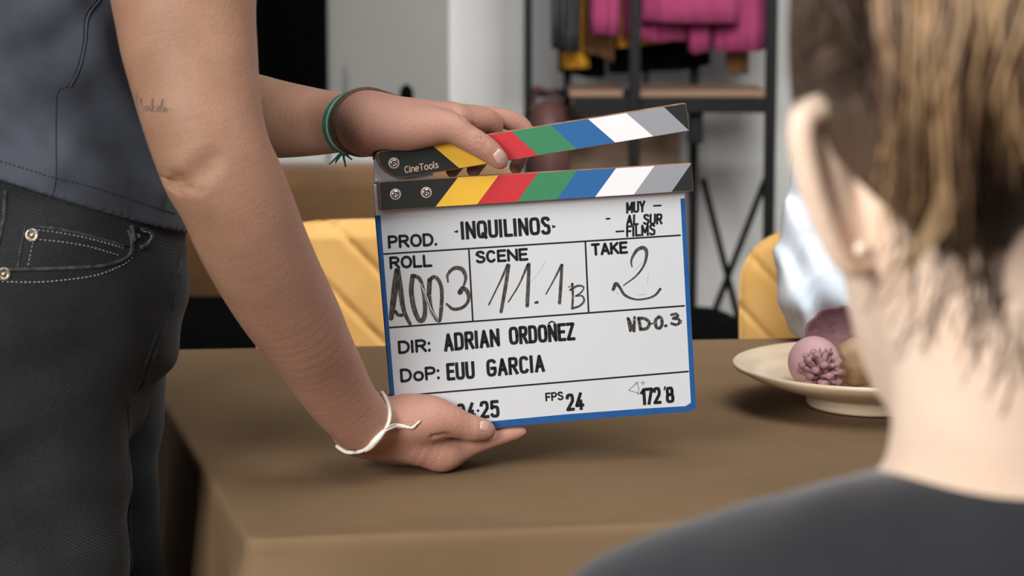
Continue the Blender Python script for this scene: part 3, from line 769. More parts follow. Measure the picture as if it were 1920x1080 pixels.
# ---- lettering. strokes in a unit cell (x right, y up), bowls are squarish for the narrow face and round for the other
def arc(cx, cy, rx, ry, a0, a1, n, sq):
    o = []
    for i in range(n+1):
        a = math.radians(a0+(a1-a0)*i/n); c, s_ = math.cos(a), math.sin(a); e = 2/sq
        o.append((cx+rx*math.copysign(abs(c)**e, c), cy+ry*math.copysign(abs(s_)**e, s_)))
    return o
def glyph(ch, q):
    A = lambda *a: arc(*a, 16, q)
    G = {
     'A': (.95, [[(0, 0), (.5, 1), (1, 0)], [(.17, .3), (.83, .3)]]),
     'B': (.9, [[(0, 0), (0, 1)], [(0, 1), (.5, 1)]+A(.5, .76, .4, .24, 90, -90)[1:]+[(0, .52)], [(.5, .52)]+A(.5, .26, .5, .26, 90, -90)[1:]+[(0, 0)]]),
     'C': (.92, [A(.5, .5, .5, .5, 42, 318)]),
     'D': (.95, [[(0, 0), (0, 1), (.4, 1)]+A(.4, .5, .6, .5, 90, -90)[1:]+[(0, 0)]]),
     'E': (.82, [[(1, 1), (0, 1), (0, 0), (1, 0)], [(0, .52), (.86, .52)]]),
     'F': (.78, [[(1, 1), (0, 1), (0, 0)], [(0, .5), (.82, .5)]]),
     'G': (.98, [A(.5, .5, .5, .5, 42, 300)+[(1, .2), (1, .46), (.55, .46)]]),
     'I': (.0, [[(0, 0), (0, 1)]]),
     'K': (.9, [[(0, 0), (0, 1)], [(.95, 1), (0, .42)], [(.3, .6), (1, 0)]]),
     'L': (.78, [[(0, 1), (0, 0), (1, 0)]]),
     'M': (1.15, [[(0, 0), (0, 1), (.5, .25), (1, 1), (1, 0)]]),
     'N': (.98, [[(0, 0), (0, 1), (1, 0), (1, 1)]]),
     'O': (1.05, [A(.5, .5, .5, .5, 0, 360)]),
     'P': (.85, [[(0, 0), (0, 1), (.5, 1)]+A(.5, .74, .5, .26, 90, -90)[1:]+[(0, .48)]]),
     'Q': (1.02, [A(.5, .5, .5, .5, 0, 360), [(.6, .2), (1.0, -.04)]]),
     'R': (.92, [[(0, 0), (0, 1), (.5, 1)]+A(.5, .75, .46, .25, 90, -90)[1:]+[(0, .5)], [(.48, .5), (1, 0)]]),
     'S': (.88, [A(.5, .76, .46, .24, 25, 180)+A(.5, .25, .5, .26, 130, 90)[-1:]+A(.5, .25, .5, .25, 75, -155)]),
     'T': (.9, [[(0, 1), (1, 1)], [(.5, 1), (.5, 0)]]),
     'U': (.95, [[(0, 1), (0, .4)]+A(.5, .4, .5, .4, 180, 360)+[(1, 1)]]),
     'Y': (.95, [[(0, 1), (.5, .45), (1, 1)], [(.5, .45), (.5, 0)]]),
     'Z': (.88, [[(0, 1), (1, 1), (0, 0), (1, 0)]]),
     'o': (.85, [A(.5, .34, .5, .35, 0, 360)]),
     'i': (.0, [[(0, 0), (0, .68)], [(0, .93), (0, .97)]]),
     'n': (.72, [[(0, 0), (0, .68)], [(0, .4)]+A(.5, .36, .5, .33, 170, 0)+[(1, 0)]]),
     'e': (.78, [[(0, .36), (1, .36)]+A(.5, .34, .5, .35, 5, 310)]),
     'l': (.12, [[(0, 1.05), (0, .15), (1, 0)]]),
     's': (.62, [A(.5, .52, .46, .17, 30, 180)+A(.5, .17, .5, .18, 80, -150)]),
     '0': (.85, [A(.5, .5, .5, .5, 0, 360)]),
     '1': (.4, [[(0, .78), (.9, 1), (.9, 0)]]),
     '2': (.85, [A(.5, .72, .47, .28, 170, -20)+[(0, 0), (1, 0)]]),
     '4': (.95, [[(.72, 1), (0, .22), (1, .22)], [(.72, .5), (.72, 0)]]),
     '5': (.85, [[(.92, 1), (.08, 1), (.03, .55)]+A(.48, .32, .5, .32, 130, -150)]),
     '7': (.85, [[(0, 1), (1, 1), (.35, 0)]]),
     '8': (.88, [A(.5, .76, .43, .24, 0, 360), A(.5, .26, .5, .26, 0, 360)]),
     ':': (.0, [[(0, .02), (0, .06)], [(0, .66), (0, .7)]]),
     '.': (.0, [[(0, .02), (0, .05)]]),
     '-': (.3, [[(0, .42), (1, .42)]]),
    }
    return G[ch]
def text(name, s, bl_, br_, h, w, round_=True, asp=.8, gap=.3, off=.0002, parent=None, m=None, lean=None, label=None):
    """write s between two baseline pixels, cap height h px, stroke w px"""
    q = 2.1 if round_ else 3.6; adv = []; x = 0; sp = {' ': .55}
    for ch in s:
        if ch == ' ': x += sp[' ']; continue
        wd, st = glyph(ch, q); adv.append((x, wd*asp, st)); x += wd*asp+gap+(.05 if wd == 0 else 0)
    tot = x-gap; Bx = Vector((*bl_, 0)); D = Vector((*br_, 0))-Bx; ln = D.length
    pad = w/2; ux = D.normalized(); uy = Vector((-.065, -1, 0)) if lean is None else Vector((*lean, 0)); polys = []
    for x, wd, st in adv:
        for pl_ in st:
            pts = []
            for a, b in pl_:
                v = Bx+ux*(pad+(ln-2*pad)*(x+a*wd)/tot)+uy*(pad+b*(h-2*pad)); pts.append((v.x, v.y))
            polys += ribbon(pts, w, 'round' if round_ else 'flat') if round_ or len(pl_) > 2 or True else []
            if not round_:
                # square ends reach the full letter height
                (x0, y0), (x1, y1) = pts[0], pts[1]; e = Vector((x0-x1, y0-y1, 0)).normalized()*pad
                polys += ribbon([(x0, y0), (x0+e.x, y0+e.y)], w)
                (x0, y0), (x1, y1) = pts[-1], pts[-2]; e = Vector((x0-x1, y0-y1, 0)).normalized()*pad
                polys += ribbon([(x0, y0), (x0+e.x, y0+e.y)], w)
    return decal(name, polys, off, m or M_ink, parent or cb, label)
R_ = dict(round_=True); C_ = dict(round_=False)
def words(name, items, label=None):
    o = None; ms = []
    for it in items: ms.append(text(name, *it[:5], **it[5]))
    me = bpy.data.meshes.new(name); bm = bmesh.new()
    for x in ms: bm.from_mesh(x.data)
    bm.to_mesh(me); bm.free(); o = ms[0]; old = o.data; me.materials.append(M_ink); o.data = me
    for x in ms[1:]: bpy.data.objects.remove(x)
    if label: o['label'] = label
    return o
words('heading', [('PROD.', (728, 466.5), (821, 461), 25, 5.0, R_)])
words('heading', [('ROLL', (731, 505), (811, 500.5), 24, 5.0, R_)])
words('heading', [('SCENE', (892, 494.5), (991, 488.5), 24, 5.0, R_)])
words('heading', [('TAKE', (1109, 480), (1178, 475.5), 23.5, 5.0, R_)])
words('heading', [('DIR:', (747, 664), (809, 659.5), 25, 5.0, R_)])
words('heading', [('DoP:', (751, 717.5), (826, 711.5), 26, 5.0, R_)])
words('heading', [('FPS', (1023, 753), (1057, 750), 16.5, 3.2, R_)])
nar = dict(round_=False, asp=.52, gap=.3)
o = words('title', [('INQUILINOS', (865, 449.5), (1033, 439.5), 34, 6.1, nar)])
decal('dash', [[(851, 434), (859, 431), (858.6, 436.5), (852, 435.5)]], .0002, M_ink, cb)
decal('dash', [[(1035, 421.5), (1043, 424.5), (1036, 428.5)]], .0002, M_ink, cb)
n3 = dict(round_=False, asp=.6, gap=.3, lean=(-.01, -1))
words('company_name', [('MUY', (1174, 400.5), (1210, 397.5), 21.5, 4.0, n3), ('AL SUR', (1174, 423), (1242, 420.5), 20.5, 4.0, dict(n3, lean=(.02, -1))), ('FILMS', (1174, 444.5), (1229, 441), 21.5, 4.0, n3)])
for a, b in (((1226, 386), (1239, 385.2)), ((1137, 410.2), (1143, 409.8)), ((1155.5, 434.3), (1169, 433.3))):
    decal('dash', ribbon([a, b], 3.2, 'round'), .0002, M_ink, cb)
words('name_lettering', [('ADRIAN', (833, 659.5), (938, 649.5), 34, 6.1, nar), ('ORDONEZ', (955, 647), (1079, 638), 34, 6.1, nar)])
decal('accent', ribbon([(1028, 606.5), (1034.5, 602.5), (1041, 605.5)], 2.6), .0002, M_ink, cb)
words('name_lettering', [('EUU', (838, 714), (891, 710), 33, 6.0, nar), ('GARCIA', (913, 707), (1022, 697), 33, 6.0, nar)])
words('numerals', [('04', (857, 790), (893, 787), 33, 6.0, nar), ('25', (900.5, 785), (937.5, 782.5), 33, 6.0, nar)], 'date numerals')
decal('dot', [[(896.3+2.6*math.cos(a*.5236), 770+2.6*math.sin(a*.5236)) for a in range(12)]], .0002, M_ink, cb)
words('numerals', [('24', (1062, 771.5), (1096, 768), 33, 5.9, nar)], 'frame rate numerals')
words('numerals', [('172', (1202, 760), (1240.5, 757), 32, 5.8, dict(nar, gap=.22)), ('8', (1249, 756.5), (1265, 755), 31, 5.8, nar)], 'shutter angle numerals')
decal('apostrophe', [[(1245.5, 724.5), (1249, 724), (1247, 731.5), (1244, 731.8)]], .0002, M_ink, cb)
sym = ribbon([(1197.5, 715.5), (1178.5, 731.5), (1201, 738.5)], .8)+ribbon([(1190.5, 716), (1195.5, 721), (1197.6, 728), (1197, 735), (1195, 741)], .8)
sym += ribbon([(1205.5+2.3*math.cos(a*.45), 718+2.3*math.sin(a*.45)) for a in range(15)], .8)
decal('angle_symbol', sym, .0002, M_ink, cb)
for a, b in (((719, 476.3), (1276.5, 441)), ((728, 614.4), (1284, 573.3)), ((738, 743.2), (1291.5, 696.4)), ((879, 467), (886.6, 602)), ((1097.5, 453.5), (1103.6, 586))):
    decal('ruled_line', ribbon([a, b], 3.1), .00015, M_ink, cb)
# ---- marker handwriting
def mk(name, strokes, T, m=None, label=None, off=.00022):
    polys = []
    for i, (pts, w) in enumerate(strokes):
        k = len(pts); ww = w if isinstance(w, (list, tuple)) else [w]*k
        a = cr([(*T(*p), w_) for p, w_ in zip(pts, ww)], 6) if k > 2 else np.array([(*T(*p), w_) for p, w_ in zip(pts, ww)])
        polys += ribbon([(x, y) for x, y, _ in a], [z for *_, z in a], 'round')
    return decal(name, polys, off, m or M_marker, cb, label)
T1 = lambda x, y: (690+x/4, 370+y/4)
T2 = lambda x, y: (990+x/3.857, 360+y/3.857)
T4 = lambda x, y: (990+x/4.154, 570+y/4.154)
mk('handwriting', [([(215, 548), (200, 700), (174, 905)], [9, 12, 9]), ([(225, 548), (245, 700), (270, 850), (316, 950)], [9, 10, 8, 6]), ([(205, 855), (225, 880), (255, 884)], 6),
   ([(335, 590), (325, 700), (345, 830), (385, 922), (420, 905), (428, 820), (415, 700), (390, 615), (350, 588)], [9, 9, 9, 8, 9, 8, 7, 7, 7]),
   ([(462, 620), (458, 750), (480, 860), (532, 928), (548, 850), (553, 700), (532, 625), (495, 597), (462, 620)], [9, 9, 8, 6, 7, 7, 7, 7, 8]),
   ([(600, 635), (598, 580), (645, 532), (705, 540), (733, 600), (718, 660), (688, 715)], [3, 5, 7, 8, 6, 4, 3]), ([(690, 712), (712, 682), (748, 712), (752, 775), (710, 825), (640, 838), (590, 800)], [10, 8, 8, 6, 6, 6, 4])], T1, label='roll number in black marker')
mk('handwriting', [([(906, 805), (980, 655), (1048, 508)], [3, 3, 6]), ([(1056, 510), (1028, 690), (998, 858)], [6, 7, 6]), ([(1052, 785), (1130, 660), (1198, 505)], [2.5, 3, 5]), ([(1207, 502), (1200, 690), (1194, 812)], [6, 7, 7]),
   ([(1325+640-640, 515), (1325, 515)], .1)], T1, label='scene number in black marker')
mk('handwriting', [([(130, 738), (190, 630), (242, 528)], [2.5, 3, 5]), ([(246, 528), (238, 660), (228, 802)], [5, 6, 6]), ([(55, 800), (68, 797)], 5), ([(320, 665), (324, 750), (320, 842)], [5, 4, 4]),
   ([(305, 708), (360, 678), (402, 688), (385, 725), (345, 752)], [4, 4, 3, 3, 3]), ([(345, 752), (392, 752), (405, 788), (372, 824), (318, 842)], [3, 3, 4, 4, 4]), ([(292, 688), (305, 682)], 1.6)], T2, label='scene letter in black marker')
mk('handwriting', [([(752, 542), (748, 490), (788, 420), (838, 404), (858, 445), (838, 530), (780, 608), (690, 676)], [2, 4, 6, 7, 6, 4, 3, 2]), ([(616, 705), (636, 664), (664, 690), (700, 745), (775, 776), (860, 770), (920, 745), (956, 702)], [6, 7, 5, 5, 3.5, 3.5, 4, 5])], T2, M_marker, 'take number in black marker')
mk('handwriting', [([(724, 915), (740, 1003)], 5), ([(724, 915), (766, 1003)], 6), ([(770, 906), (768, 1003)], 5), ([(800, 912), (814, 992)], 6), ([(798, 912), (850, 918), (878, 950), (860, 985), (814, 994)], 6), ([(886, 953), (905, 950)], 3),
   ([(945, 902), (922, 930), (928, 975), (950, 984), (968, 960), (965, 915), (945, 902)], 6), ([(992, 968), (1000, 967)], 5), ([(1038, 888), (1072, 882), (1082, 900), (1050, 915), (1088, 920), (1096, 944), (1070, 960), (1038, 950)], 5), ([(1110, 930), (1106, 946)], 2.5)], T2, M_patchy, 'worn marker note')
mk('scratch', [([(388, 640), (430, 720), (470, 830), (528, 932)], [1.2, 1.6, 1.6, 1]), ([(400, 660), (452, 820), (500, 925)], .8), ([(380, 668), (415, 655)], .7), ([(462, 735), (482, 744)], .7), ([(520, 840), (548, 812)], .7)], T1, M_scratch, None, .0003)
for l_, w_ in (([(20, 650), (80, 580), (128, 500)], .5), ([(760, 575), (838, 500)], .4), ([(872, 580), (860, 670)], .5), ([(640, 725), (655, 742)], 1), ([(795, 745), (850, 738)], .7)):
    mk('pencil_trace', [(l_, w_)], T2, mat('pencil', (176, 174, 172), .8))
text('brand_lettering', 'CineTools', (759, 325), (822.5, 315), 13.5, 1.75, True, .62, .2, FR1+.0002, bu, M_tan, (-.1, -1))

def face(tree, c, sgn, parent):
    """eyes, brows and lips set into the skin of a head facing sgn*Y"""
    def on(dx, dz):
        h = tree.ray_cast(Vector((c.x+dx, c.y+sgn*.2, c.z+dz)), Vector((0, -sgn, 0))); return h[0] or Vector((c.x+dx, c.y+sgn*.09, c.z+dz))
    for sx in (-1, 1):
        p = on(sx*.031, .004); e = link('eye', MB().ball(p-Vector((0, sgn*.004, 0)), (.0125, .008, .0058)).me('eye'), mat('eye_white', (226, 222, 216), .2), parent)
        link('iris', MB().ball(p+Vector((0, sgn*.0022, 0)), (.0052, .003, .0050)).me('iris'), mat('brown_iris', (60, 40, 28), .2), e)
        link('eyebrow', MB().tube([on(sx*x, z)+Vector((0, sgn*.0008, 0)) for x, z in ((.014, .021), (.026, .026), (.038, .026), (.05, .020))], [.0022, .0028, .0024, .001], 6).me('eyebrow'), M_hair, parent)
    link('lips', MB().tube([on(x, z) for x, z in ((-.023, -.063), (-.012, -.061), (0, -.0625), (.012, -.061), (.023, -.063))], [.001, .004, .0048, .004, .001], 8).me('lips'), mat('lips', (188, 110, 104), .4), parent)
# ------------------------------------------------------------------ standing person (both bare arms, grey top, black jeans)
cut_board = prism_sdf([(700, 345), (1282, 312), (1306.5, 771), (737, 820)], -.0046, .0006, .0009)
cut_low = prism_sdf([(704, 340.3), (1297, 305.3), (1300.6, 358.3), (708, 395.3)], BK0, FR1+.0003, .0014)
cut_up = prism_sdf([(703, 286), (1286, 193.2), (1293.6, 245.8), (861, 316.6), (751, 333.4), (715, 318), (703, 296)], BK0, FR1+.0003, .0014)
sp = thing('person', 'standing person in a dark grey top and black jeans, holding the clapperboard with both hands', 'person', (P(20, 900, 2.0).x, 2.0, 0))
body = Solid()
# right arm: shoulder - elbow - wrist
ra = [C(335, -330, 1.86, 150), C(340, -180, 1.84, 146), C(344, -60, 1.83, 139), C(345, 0, 1.825, 134), C(353, 70, 1.82, 128), C(365, 150, 1.815, 119), C(381, 230, 1.81, 113), C(406, 305, 1.81, 109), C(435, 363, 1.82, 107),
      C(470, 447, 1.84, 103), C(513, 530, 1.87, 96.5), C(556, 605, 1.90, 87.5), C(597, 677, 1.935, 76), C(639, 745, 1.965, 66), C(676, 790, 1.985, 58.5)]
body.base.append(Chain(ra, 5, (1, 1.08, 1)))
wrist = CB(690, 797, -.02, 55)
# hand under the board: palm made of four fanned metacarpals
body.base += [Chain([CB(676, 790, -.021, 57), CB(720, 800, -.014, 54), CB(775, 822, -.010, 49), CB(832, 846, -.009, 36)], 4, k=.012),
    Chain([CB(680, 796, -.026, 52), CB(770, 820, -.03, 50), CB(840, 846, -.031, 37)], 4, k=.012),
    Chain([CB(680, 800, -.03, 50), CB(760, 830, -.047, 44), CB(826, 850, -.05, 33)], 4, k=.012),
    Chain([CB(684, 800, -.034, 46), CB(750, 832, -.06, 38), CB(808, 850, -.066, 30)], 4, k=.012),
    Chain([CB(700, 790, -.006, 50), CB(755, 786, .004, 46), CB(800, 784, .009, 42)], 4, k=.012)]
body.att += [Chain([CB(770, 783, .004, 44), CB(825, 785, .013, 35), CB(865, 797, .0125, 26.5), CB(884, 803, .0115, 25), CB(905, 806, .0095, 20.5), CB(914, 808, .0085, 15)], 5, k=.008),
    Chain([CB(826, 848, -.009, 35), CB(855, 843, -.008, 27.5), CB(882, 835, -.007, 21.5), CB(912, 826, -.006, 17.5), CB(945, 817, -.005, 14.5), CB(968, 812, -.005, 11.5), CB(980, 809, -.005, 8)], 5, k=.006),
    Chain([CB(836, 848, -.031, 32), CB(880, 826, -.032, 20), CB(915, 790, -.026, 17), CB(935, 757, -.0165, 15), CB(942, 740, -.013, 12)], 5, k=.006),
    Chain([CB(824, 850, -.05, 30), CB(872, 815, -.05, 19), CB(900, 776, -.036, 16.5), CB(908, 742, -.019, 14.5), CB(910, 728, -.0135, 12)], 5, k=.006),
    Chain([CB(806, 850, -.066, 27), CB(842, 815, -.064, 16.5), CB(862, 780, -.046, 14), CB(866, 752, -.025, 13), CB(867, 740, -.0145, 11)], 5, k=.006)]
# left arm and the hand on the clapper bar
la = [C(180, -250, 2.3, 125), C(300, 60, 2.28, 112), C(390, 190, 2.25, 96), C(430, 212, 2.23, 88), C(490, 221, 2.19, 78), C(545, 225, 2.15, 70), C(600, 229, 2.11, 61.5), C(650, 230, 2.075, 55), C(685, 230, 2.055, 52)]
body.base.append(Chain(la, 5, k=.01))
body.base += [Chain([CB(685, 230, -.016, 52), CB(740, 232, -.006, 48), CB(800, 228, -.003, 40), CB(852, 224, -.004, 30)], 4, k=.012),
    Chain([CB(690, 228, -.02, 48), CB(770, 226, -.022, 40), CB(840, 217, -.024, 25)], 4, k=.012),
    Chain([CB(690, 230, -.024, 47), CB(760, 230, -.040, 38), CB(826, 216, -.043, 24)], 4, k=.012),
    Chain([CB(690, 234, -.028, 44), CB(750, 236, -.054, 33), CB(800, 224, -.06, 22)], 4, k=.012),
    Chain([CB(700, 240, -.004, 46), CB(752, 245, .008, 38), CB(800, 240, .014, 32)], 4, k=.012)]
body.att += [Chain([CB(770, 240, .010, 36), CB(838, 238, .018, 31), CB(872, 256, .0205, 25.5), CB(892, 267, .021, 24), CB(914, 281, .0195, 21.5), CB(932, 297, .0178, 18), CB(938, 303, .0170, 14.5)], 5, k=.007),
    Chain([CB(852, 224, -.004, 29), CB(885, 224, -.012, 26), CB(915, 227, -.022, 23), CB(925, 250, -.030, 18), CB(905, 290, -.029, 16), CB(888, 318, -.0235, 13)], 5, k=.005),
    Chain([CB(842, 217, -.024, 24), CB(900, 218, -.031, 21.5), CB(955, 225, -.036, 20), CB(984, 245, -.038, 17), CB(982, 280, -.033, 15.5), CB(968, 314, -.0235, 13)], 5, k=.005),
    Chain([CB(826, 216, -.043, 23), CB(870, 222, -.052, 20), CB(893, 250, -.050, 17), CB(870, 290, -.038, 15), CB(848, 320, -.0245, 13)], 5, k=.005),
    Chain([CB(800, 224, -.06, 21), CB(838, 232, -.065, 17), CB(852, 258, -.06, 15), CB(836, 288, -.044, 13), CB(822, 312, -.026, 11)], 5, k=.005)]
# shoulders and neck under the top, above the frame
body.base += [Chain([C(335, -330, 1.86, 150), C(200, -400, 1.95, 170), C(120, -400, 2.1, 170), C(180, -250, 2.3, 125)], 4, k=.03),
    Chain([C(150, -420, 2.05, 130), C(160, -560, 2.04, 118), C(175, -640, 2.03, 120)], 3, k=.03),
    Ell(P(180, -760, 2.03), (.098, .078, .118), k=.03), Ell(P(330, -700, 2.03), (.03, .045, .05), k=.03), Ell(P(408, -740, 2.03), (.012, .012, .02), k=.015)]
body.cut = [cut_board, cut_low, cut_up, lambda p: p[:, 2]-.7514]
# elbow hollow and thumb joints: shallow creases pressed into the skin
body.carve = [(Chain([C(332, 340, 1.781, 5), C(352, 342, 1.772, 9), C(378, 322, 1.766, 13), C(394, 306, 1.764, 9)], 3), .014),
    (Chain([C(305, 336, 1.797, 3), C(340, 350, 1.777, 4), C(372, 362, 1.772, 3)], 3), .006),
    (Chain([CB(812, 817, .0225, 3), CB(835, 817, .0225, 4), CB(846, 824, .02, 3)], 3), .004)]
def mottle(p):
    return .0006*np.sin(p[:, 0]*61+1.3*np.sin(p[:, 2]*47))*np.sin(p[:, 2]*53+p[:, 1]*31)
body.disp = mottle
VOX = .0014
bme = build(body, (-.50, 1.60, .62), (.07, 2.50, 1.68), VOX, 'body', 2)
sk = bvh(bme)
# creases at the knuckles of both thumbs and at the inner elbow
def crease(me, tree, lines, depth, width):
    pts = []
    for l in lines: pts += [np.array(v) for v in on_surface(tree, l, 8)]
    pts = np.array(pts); n = len(me.vertices); co = np.empty(n*3); me.vertices.foreach_get('co', co); co = co.reshape(-1, 3)
    no = np.empty(n*3); me.vertices.foreach_get('normal', no); no = no.reshape(-1, 3)
    lo, hi = pts.min(0)-.01, pts.max(0)+.01; ix = np.nonzero(((co > lo) & (co < hi)).all(1))[0]
    d = np.min(np.linalg.norm(co[ix][:, None]-pts[None], axis=2), axis=1)
    co[ix] -= no[ix]*(depth*np.exp(-(d/width)**2))[:, None]
    me.vertices.foreach_set('co', co.ravel()); me.update()
crease(bme, sk, [[(893, 258), (906, 262), (914, 272)], [(897, 268), (905, 274), (908, 282)], [(903, 256), (914, 266)]], .0008, .0012)
crease(bme, sk, [[(884, 784), (882, 800), (884, 818)], [(889, 785), (888, 802), (890, 820)]], .0006, .0011)
crease(bme, sk, [[(850, 203), (868, 222), (890, 236)]], .001, .0016)
crease(bme, sk, [[(308, 334), (325, 341), (345, 342)], [(312, 342), (335, 350), (358, 352)], [(318, 352), (340, 362)]], .0012, .0016)
body_o = link('body', bme, M_skin, sp)
sk = bvh_w = bvh(build(body, (-.50, 1.60, .62), (.07, 2.50, 1.68), .004, 'tmp', 1))
bpy.data.meshes.remove(bpy.data.meshes['tmp'])
def nail(px, py, dirpx, l, w, parent, bend=.35):
    p, n = hit(sk, px, py)
    if p is None: return
    q, _ = hit(sk, px+dirpx[0]*3, py+dirpx[1]*3); t = (q-p); t = (t-n*t.dot(n)).normalized(); b = n.cross(t)
    vs = []; fs = []; N = 8
    for i in range(N+1):
        for j in range(N+1):
            u = i/N*2-1; v = j/N*2-1; ww = w*math.sqrt(max(0, 1-abs(u)**3.2*.55))
            c = p+t*u*l/2+b*v*ww/2+n*(.0009-.0016*bend*v*v-.0008*u*u); vs.append(c)
    for i in range(N):
        for j in range(N):
            a = i*(N+1)+j; fs.append((a, a+N+1, a+N+2, a+1))
    o = link('nail', mesh('nail', vs, fs), M_nail, parent); md = o.modifiers.new('t', 'SOLIDIFY'); md.thickness = .0006; return o
nail(937, 294, (.55, .83), .0125, .0100, body_o)
nail(910, 799, (1, .25), .011, .0085, body_o)
# tattoo: handwritten name on the upper arm
tat = [[(257, 176), (257, 192), (260, 206)], [(258, 177), (263, 192), (266, 182), (267, 196), (270, 209)], [(280, 200), (275, 199), (273, 205), (277, 207), (281, 200), (282, 207)], [(285, 210), (288, 188), (286, 185), (285, 196), (286, 209)], [(292, 199), (287, 203), (291, 209), (295, 206)],
       [(295, 206), (299, 201), (296, 200), (296, 207), (300, 208), (304, 190), (307, 186), (304, 204), (306, 210)], [(306, 208), (311, 203), (309, 200), (308, 207), (312, 209), (316, 203)]]
tm = MB()
for l in tat:
    pts = on_surface(sk, l, 5, .0002)
    if len(pts) > 2: tm.tube(pts, .00042, 5)
link('tattoo', tm.me('tattoo'), M_tattoo, body_o, 'thin cursive tattoo on the upper arm')
# ---- bracelets: rings fitted round each wrist
def ring_at(chain_pts, r_off, tilt, name, m, rad, parent, n=40, twist=0, gap=0, label=None, sc=1.0):
    """a loop around the wrist: chain_pts = (centre, axis, radius)"""
    c, ax, r = chain_pts; q = ax.to_track_quat('Z', 'Y').to_matrix(); pts = []
    for i in range(n):
        a = 2*math.pi*i/n; d = q @ Vector((math.cos(a), math.sin(a), 0)); o = c+ax*(tilt[0]*(d.dot(Vector((0, -1, 0))))+tilt[1]*d.dot(Vector((0, 0, 1))))+ax*gap
        # walk in from outside to the skin
        h = sk.ray_cast(o+d*.09, -d, .09); rr = (o+d*.09-h[0]).length if h[0] is not None else None
        base = .09-rr if rr is not None else r
        pts.append(o+d*(base+r_off))
    # a cord is stiffer than skin: smooth the loop
    for _ in range(3): pts = [(pts[i-1]+pts[i]*2+pts[(i+1) % n])/4 for i in range(n)]
    mb = MB().tube(pts, rad, 8, True); return link(name, mb.me(name), m, parent, label), pts
cL = P(671, 231, 2.062); aL = (P(690, 230, 2.05)-P(640, 230, 2.085)).normalized()
W1 = (cL, aL, .025)
b1, p1 = ring_at(W1, .0012, (-.003, .004), 'bracelet', M_green, .0023, sp, gap=-.0095, label='green and pale braided bracelet')
b2, p2 = ring_at(W1, .0012, (-.003, .004), 'band', M_pale, .0020, b1, gap=-.0054)
b3, p3 = ring_at(W1, .0012, (-.003, .004), 'band', M_green, .0022, b1, gap=-.0014)
b4, p4 = ring_at(W1, .0014, (-.002, .006), 'bracelet', M_brownc, .0023, sp, gap=.0038, label='brown cord bracelet')
b5, p5 = ring_at(W1, .0014, (-.002, .006), 'cord', M_brownc, .0022, b4, gap=.0078)
lowp = min(p1, key=lambda v: v.z+(v.y-cL.y)*.6)
kn = MB().ball(lowp+Vector((.002, -.001, -.001)), (.0045, .003, .003)); rnd = random.Random(3)
for i in range(7):
    d = Vector((rnd.uniform(-.012, .012), rnd.uniform(-.003, .001), rnd.uniform(-.014, -.003)))
    if i > 4: d = Vector((-.011+.02*(i-5), -.001, .003))
    kn.tube([lowp, lowp+d*.5+Vector((0, -.002, 0)), lowp+d], [.0012, .001, .0006], 6)
link('knot', kn.me('knot'), M_green, b1)
cR = P(681, 796, 1.985); aR = (P(740, 845, 2.0)-P(645, 752, 1.97)).normalized()
W2 = (P(688, 794, 1.985), (P(704, 806, 1.99)-P(672, 782, 1.98)).normalized(), .027)
WP = [(712, 733), (722, 748), (728, 770), (727, 790), (719, 808), (706, 822), (694, 834), (676, 844), (652, 846), (634, 836)]
vis = on_surface(sk, WP, 5, .0011)
# the visible run lies on the skin; the rest of the loop passes behind the wrist
back = []
c0 = sum(vis, Vector())/len(vis); a_, b_ = vis[-1], vis[0]
for t in (.2, .4, .6, .8):
    m_ = a_*(1-t)+b_*t; back.append(m_+Vector((0, .058*math.sin(math.pi*t)**.6, -.004)))
wb = MB().tube(vis+back, .0017, 8, True)
wo = link('bracelet', wb.me('bracelet'), M_white_c, sp, 'white cord bracelet with a frayed knot')
kp = on_surface(sk, [(684, 841), (692, 835), (700, 826), (710, 815), (717, 806)], 4, .002)
kb = MB().tube(kp, [.0016+.0014*math.sin(math.pi*i/(len(kp)-1)) for i in range(len(kp))], 8)
for l, r_ in (([(716, 807), (730, 801), (745, 797), (760, 799), (768, 800)], .0015), ([(718, 802), (734, 795), (752, 796), (770, 800), (780, 795), (788, 788)], .0009), ([(720, 805), (740, 800), (758, 800), (774, 801), (784, 790)], .0007), ([(722, 800), (738, 796), (756, 800)], .0006)):
    pts = on_surface(sk, l, 4, .0022); kb.tube(pts, [r_]*(len(pts)-1)+[r_*.4], 6)
link('knot', kb.me('knot'), M_white_c, wo)

# ---- clothes of the standing person
tops = Solid()
tops.base = [Chain([C(60, -420, 2.06, 270), C(60, -250, 2.03, 290), C(62, -60, 2.01, 278), C(62, 120, 2.0, 268), C(62, 280, 1.99, 276), C(62, 420, 1.985, 297), C(60, 520, 1.985, 304)], 5, (1, .86, 1), k=.02)]
fold = [([(-20, 175), (60, 150), (118, 146), (150, 110), (165, 60)], 40, .022), ([(-10, 225), (40, 255), (80, 300), (100, 325)], 22, .014), ([(-20, 60), (50, 40), (110, 0)], 40, .025), ([(130, 290), (200, 330), (290, 360)], 26, .02), ([(180, 120), (230, 210), (290, 270)], 30, .022)]
tb_ = bvh(build(tops, (-1, 1.4, .6), (.1, 2.6, 1.8), .006, 'tmp2', 1)); bpy.data.meshes.remove(bpy.data.meshes['tmp2'])
for l, r_, k_ in fold:
    rows = []
    for x, y in l:
        h = hit(tb_, x, y)
        if h[0] is not None: q = h[0]+ray(x, y).normalized()*(r_*.3*S(h[0].y)); rows.append((*q, r_*S(h[0].y)*.62))
    if len(rows) > 1: tops.base.append(Chain(rows, 4, k=k_))
ha, hb_ = P(0, 355, 1.72), P(352, 446, 1.9)
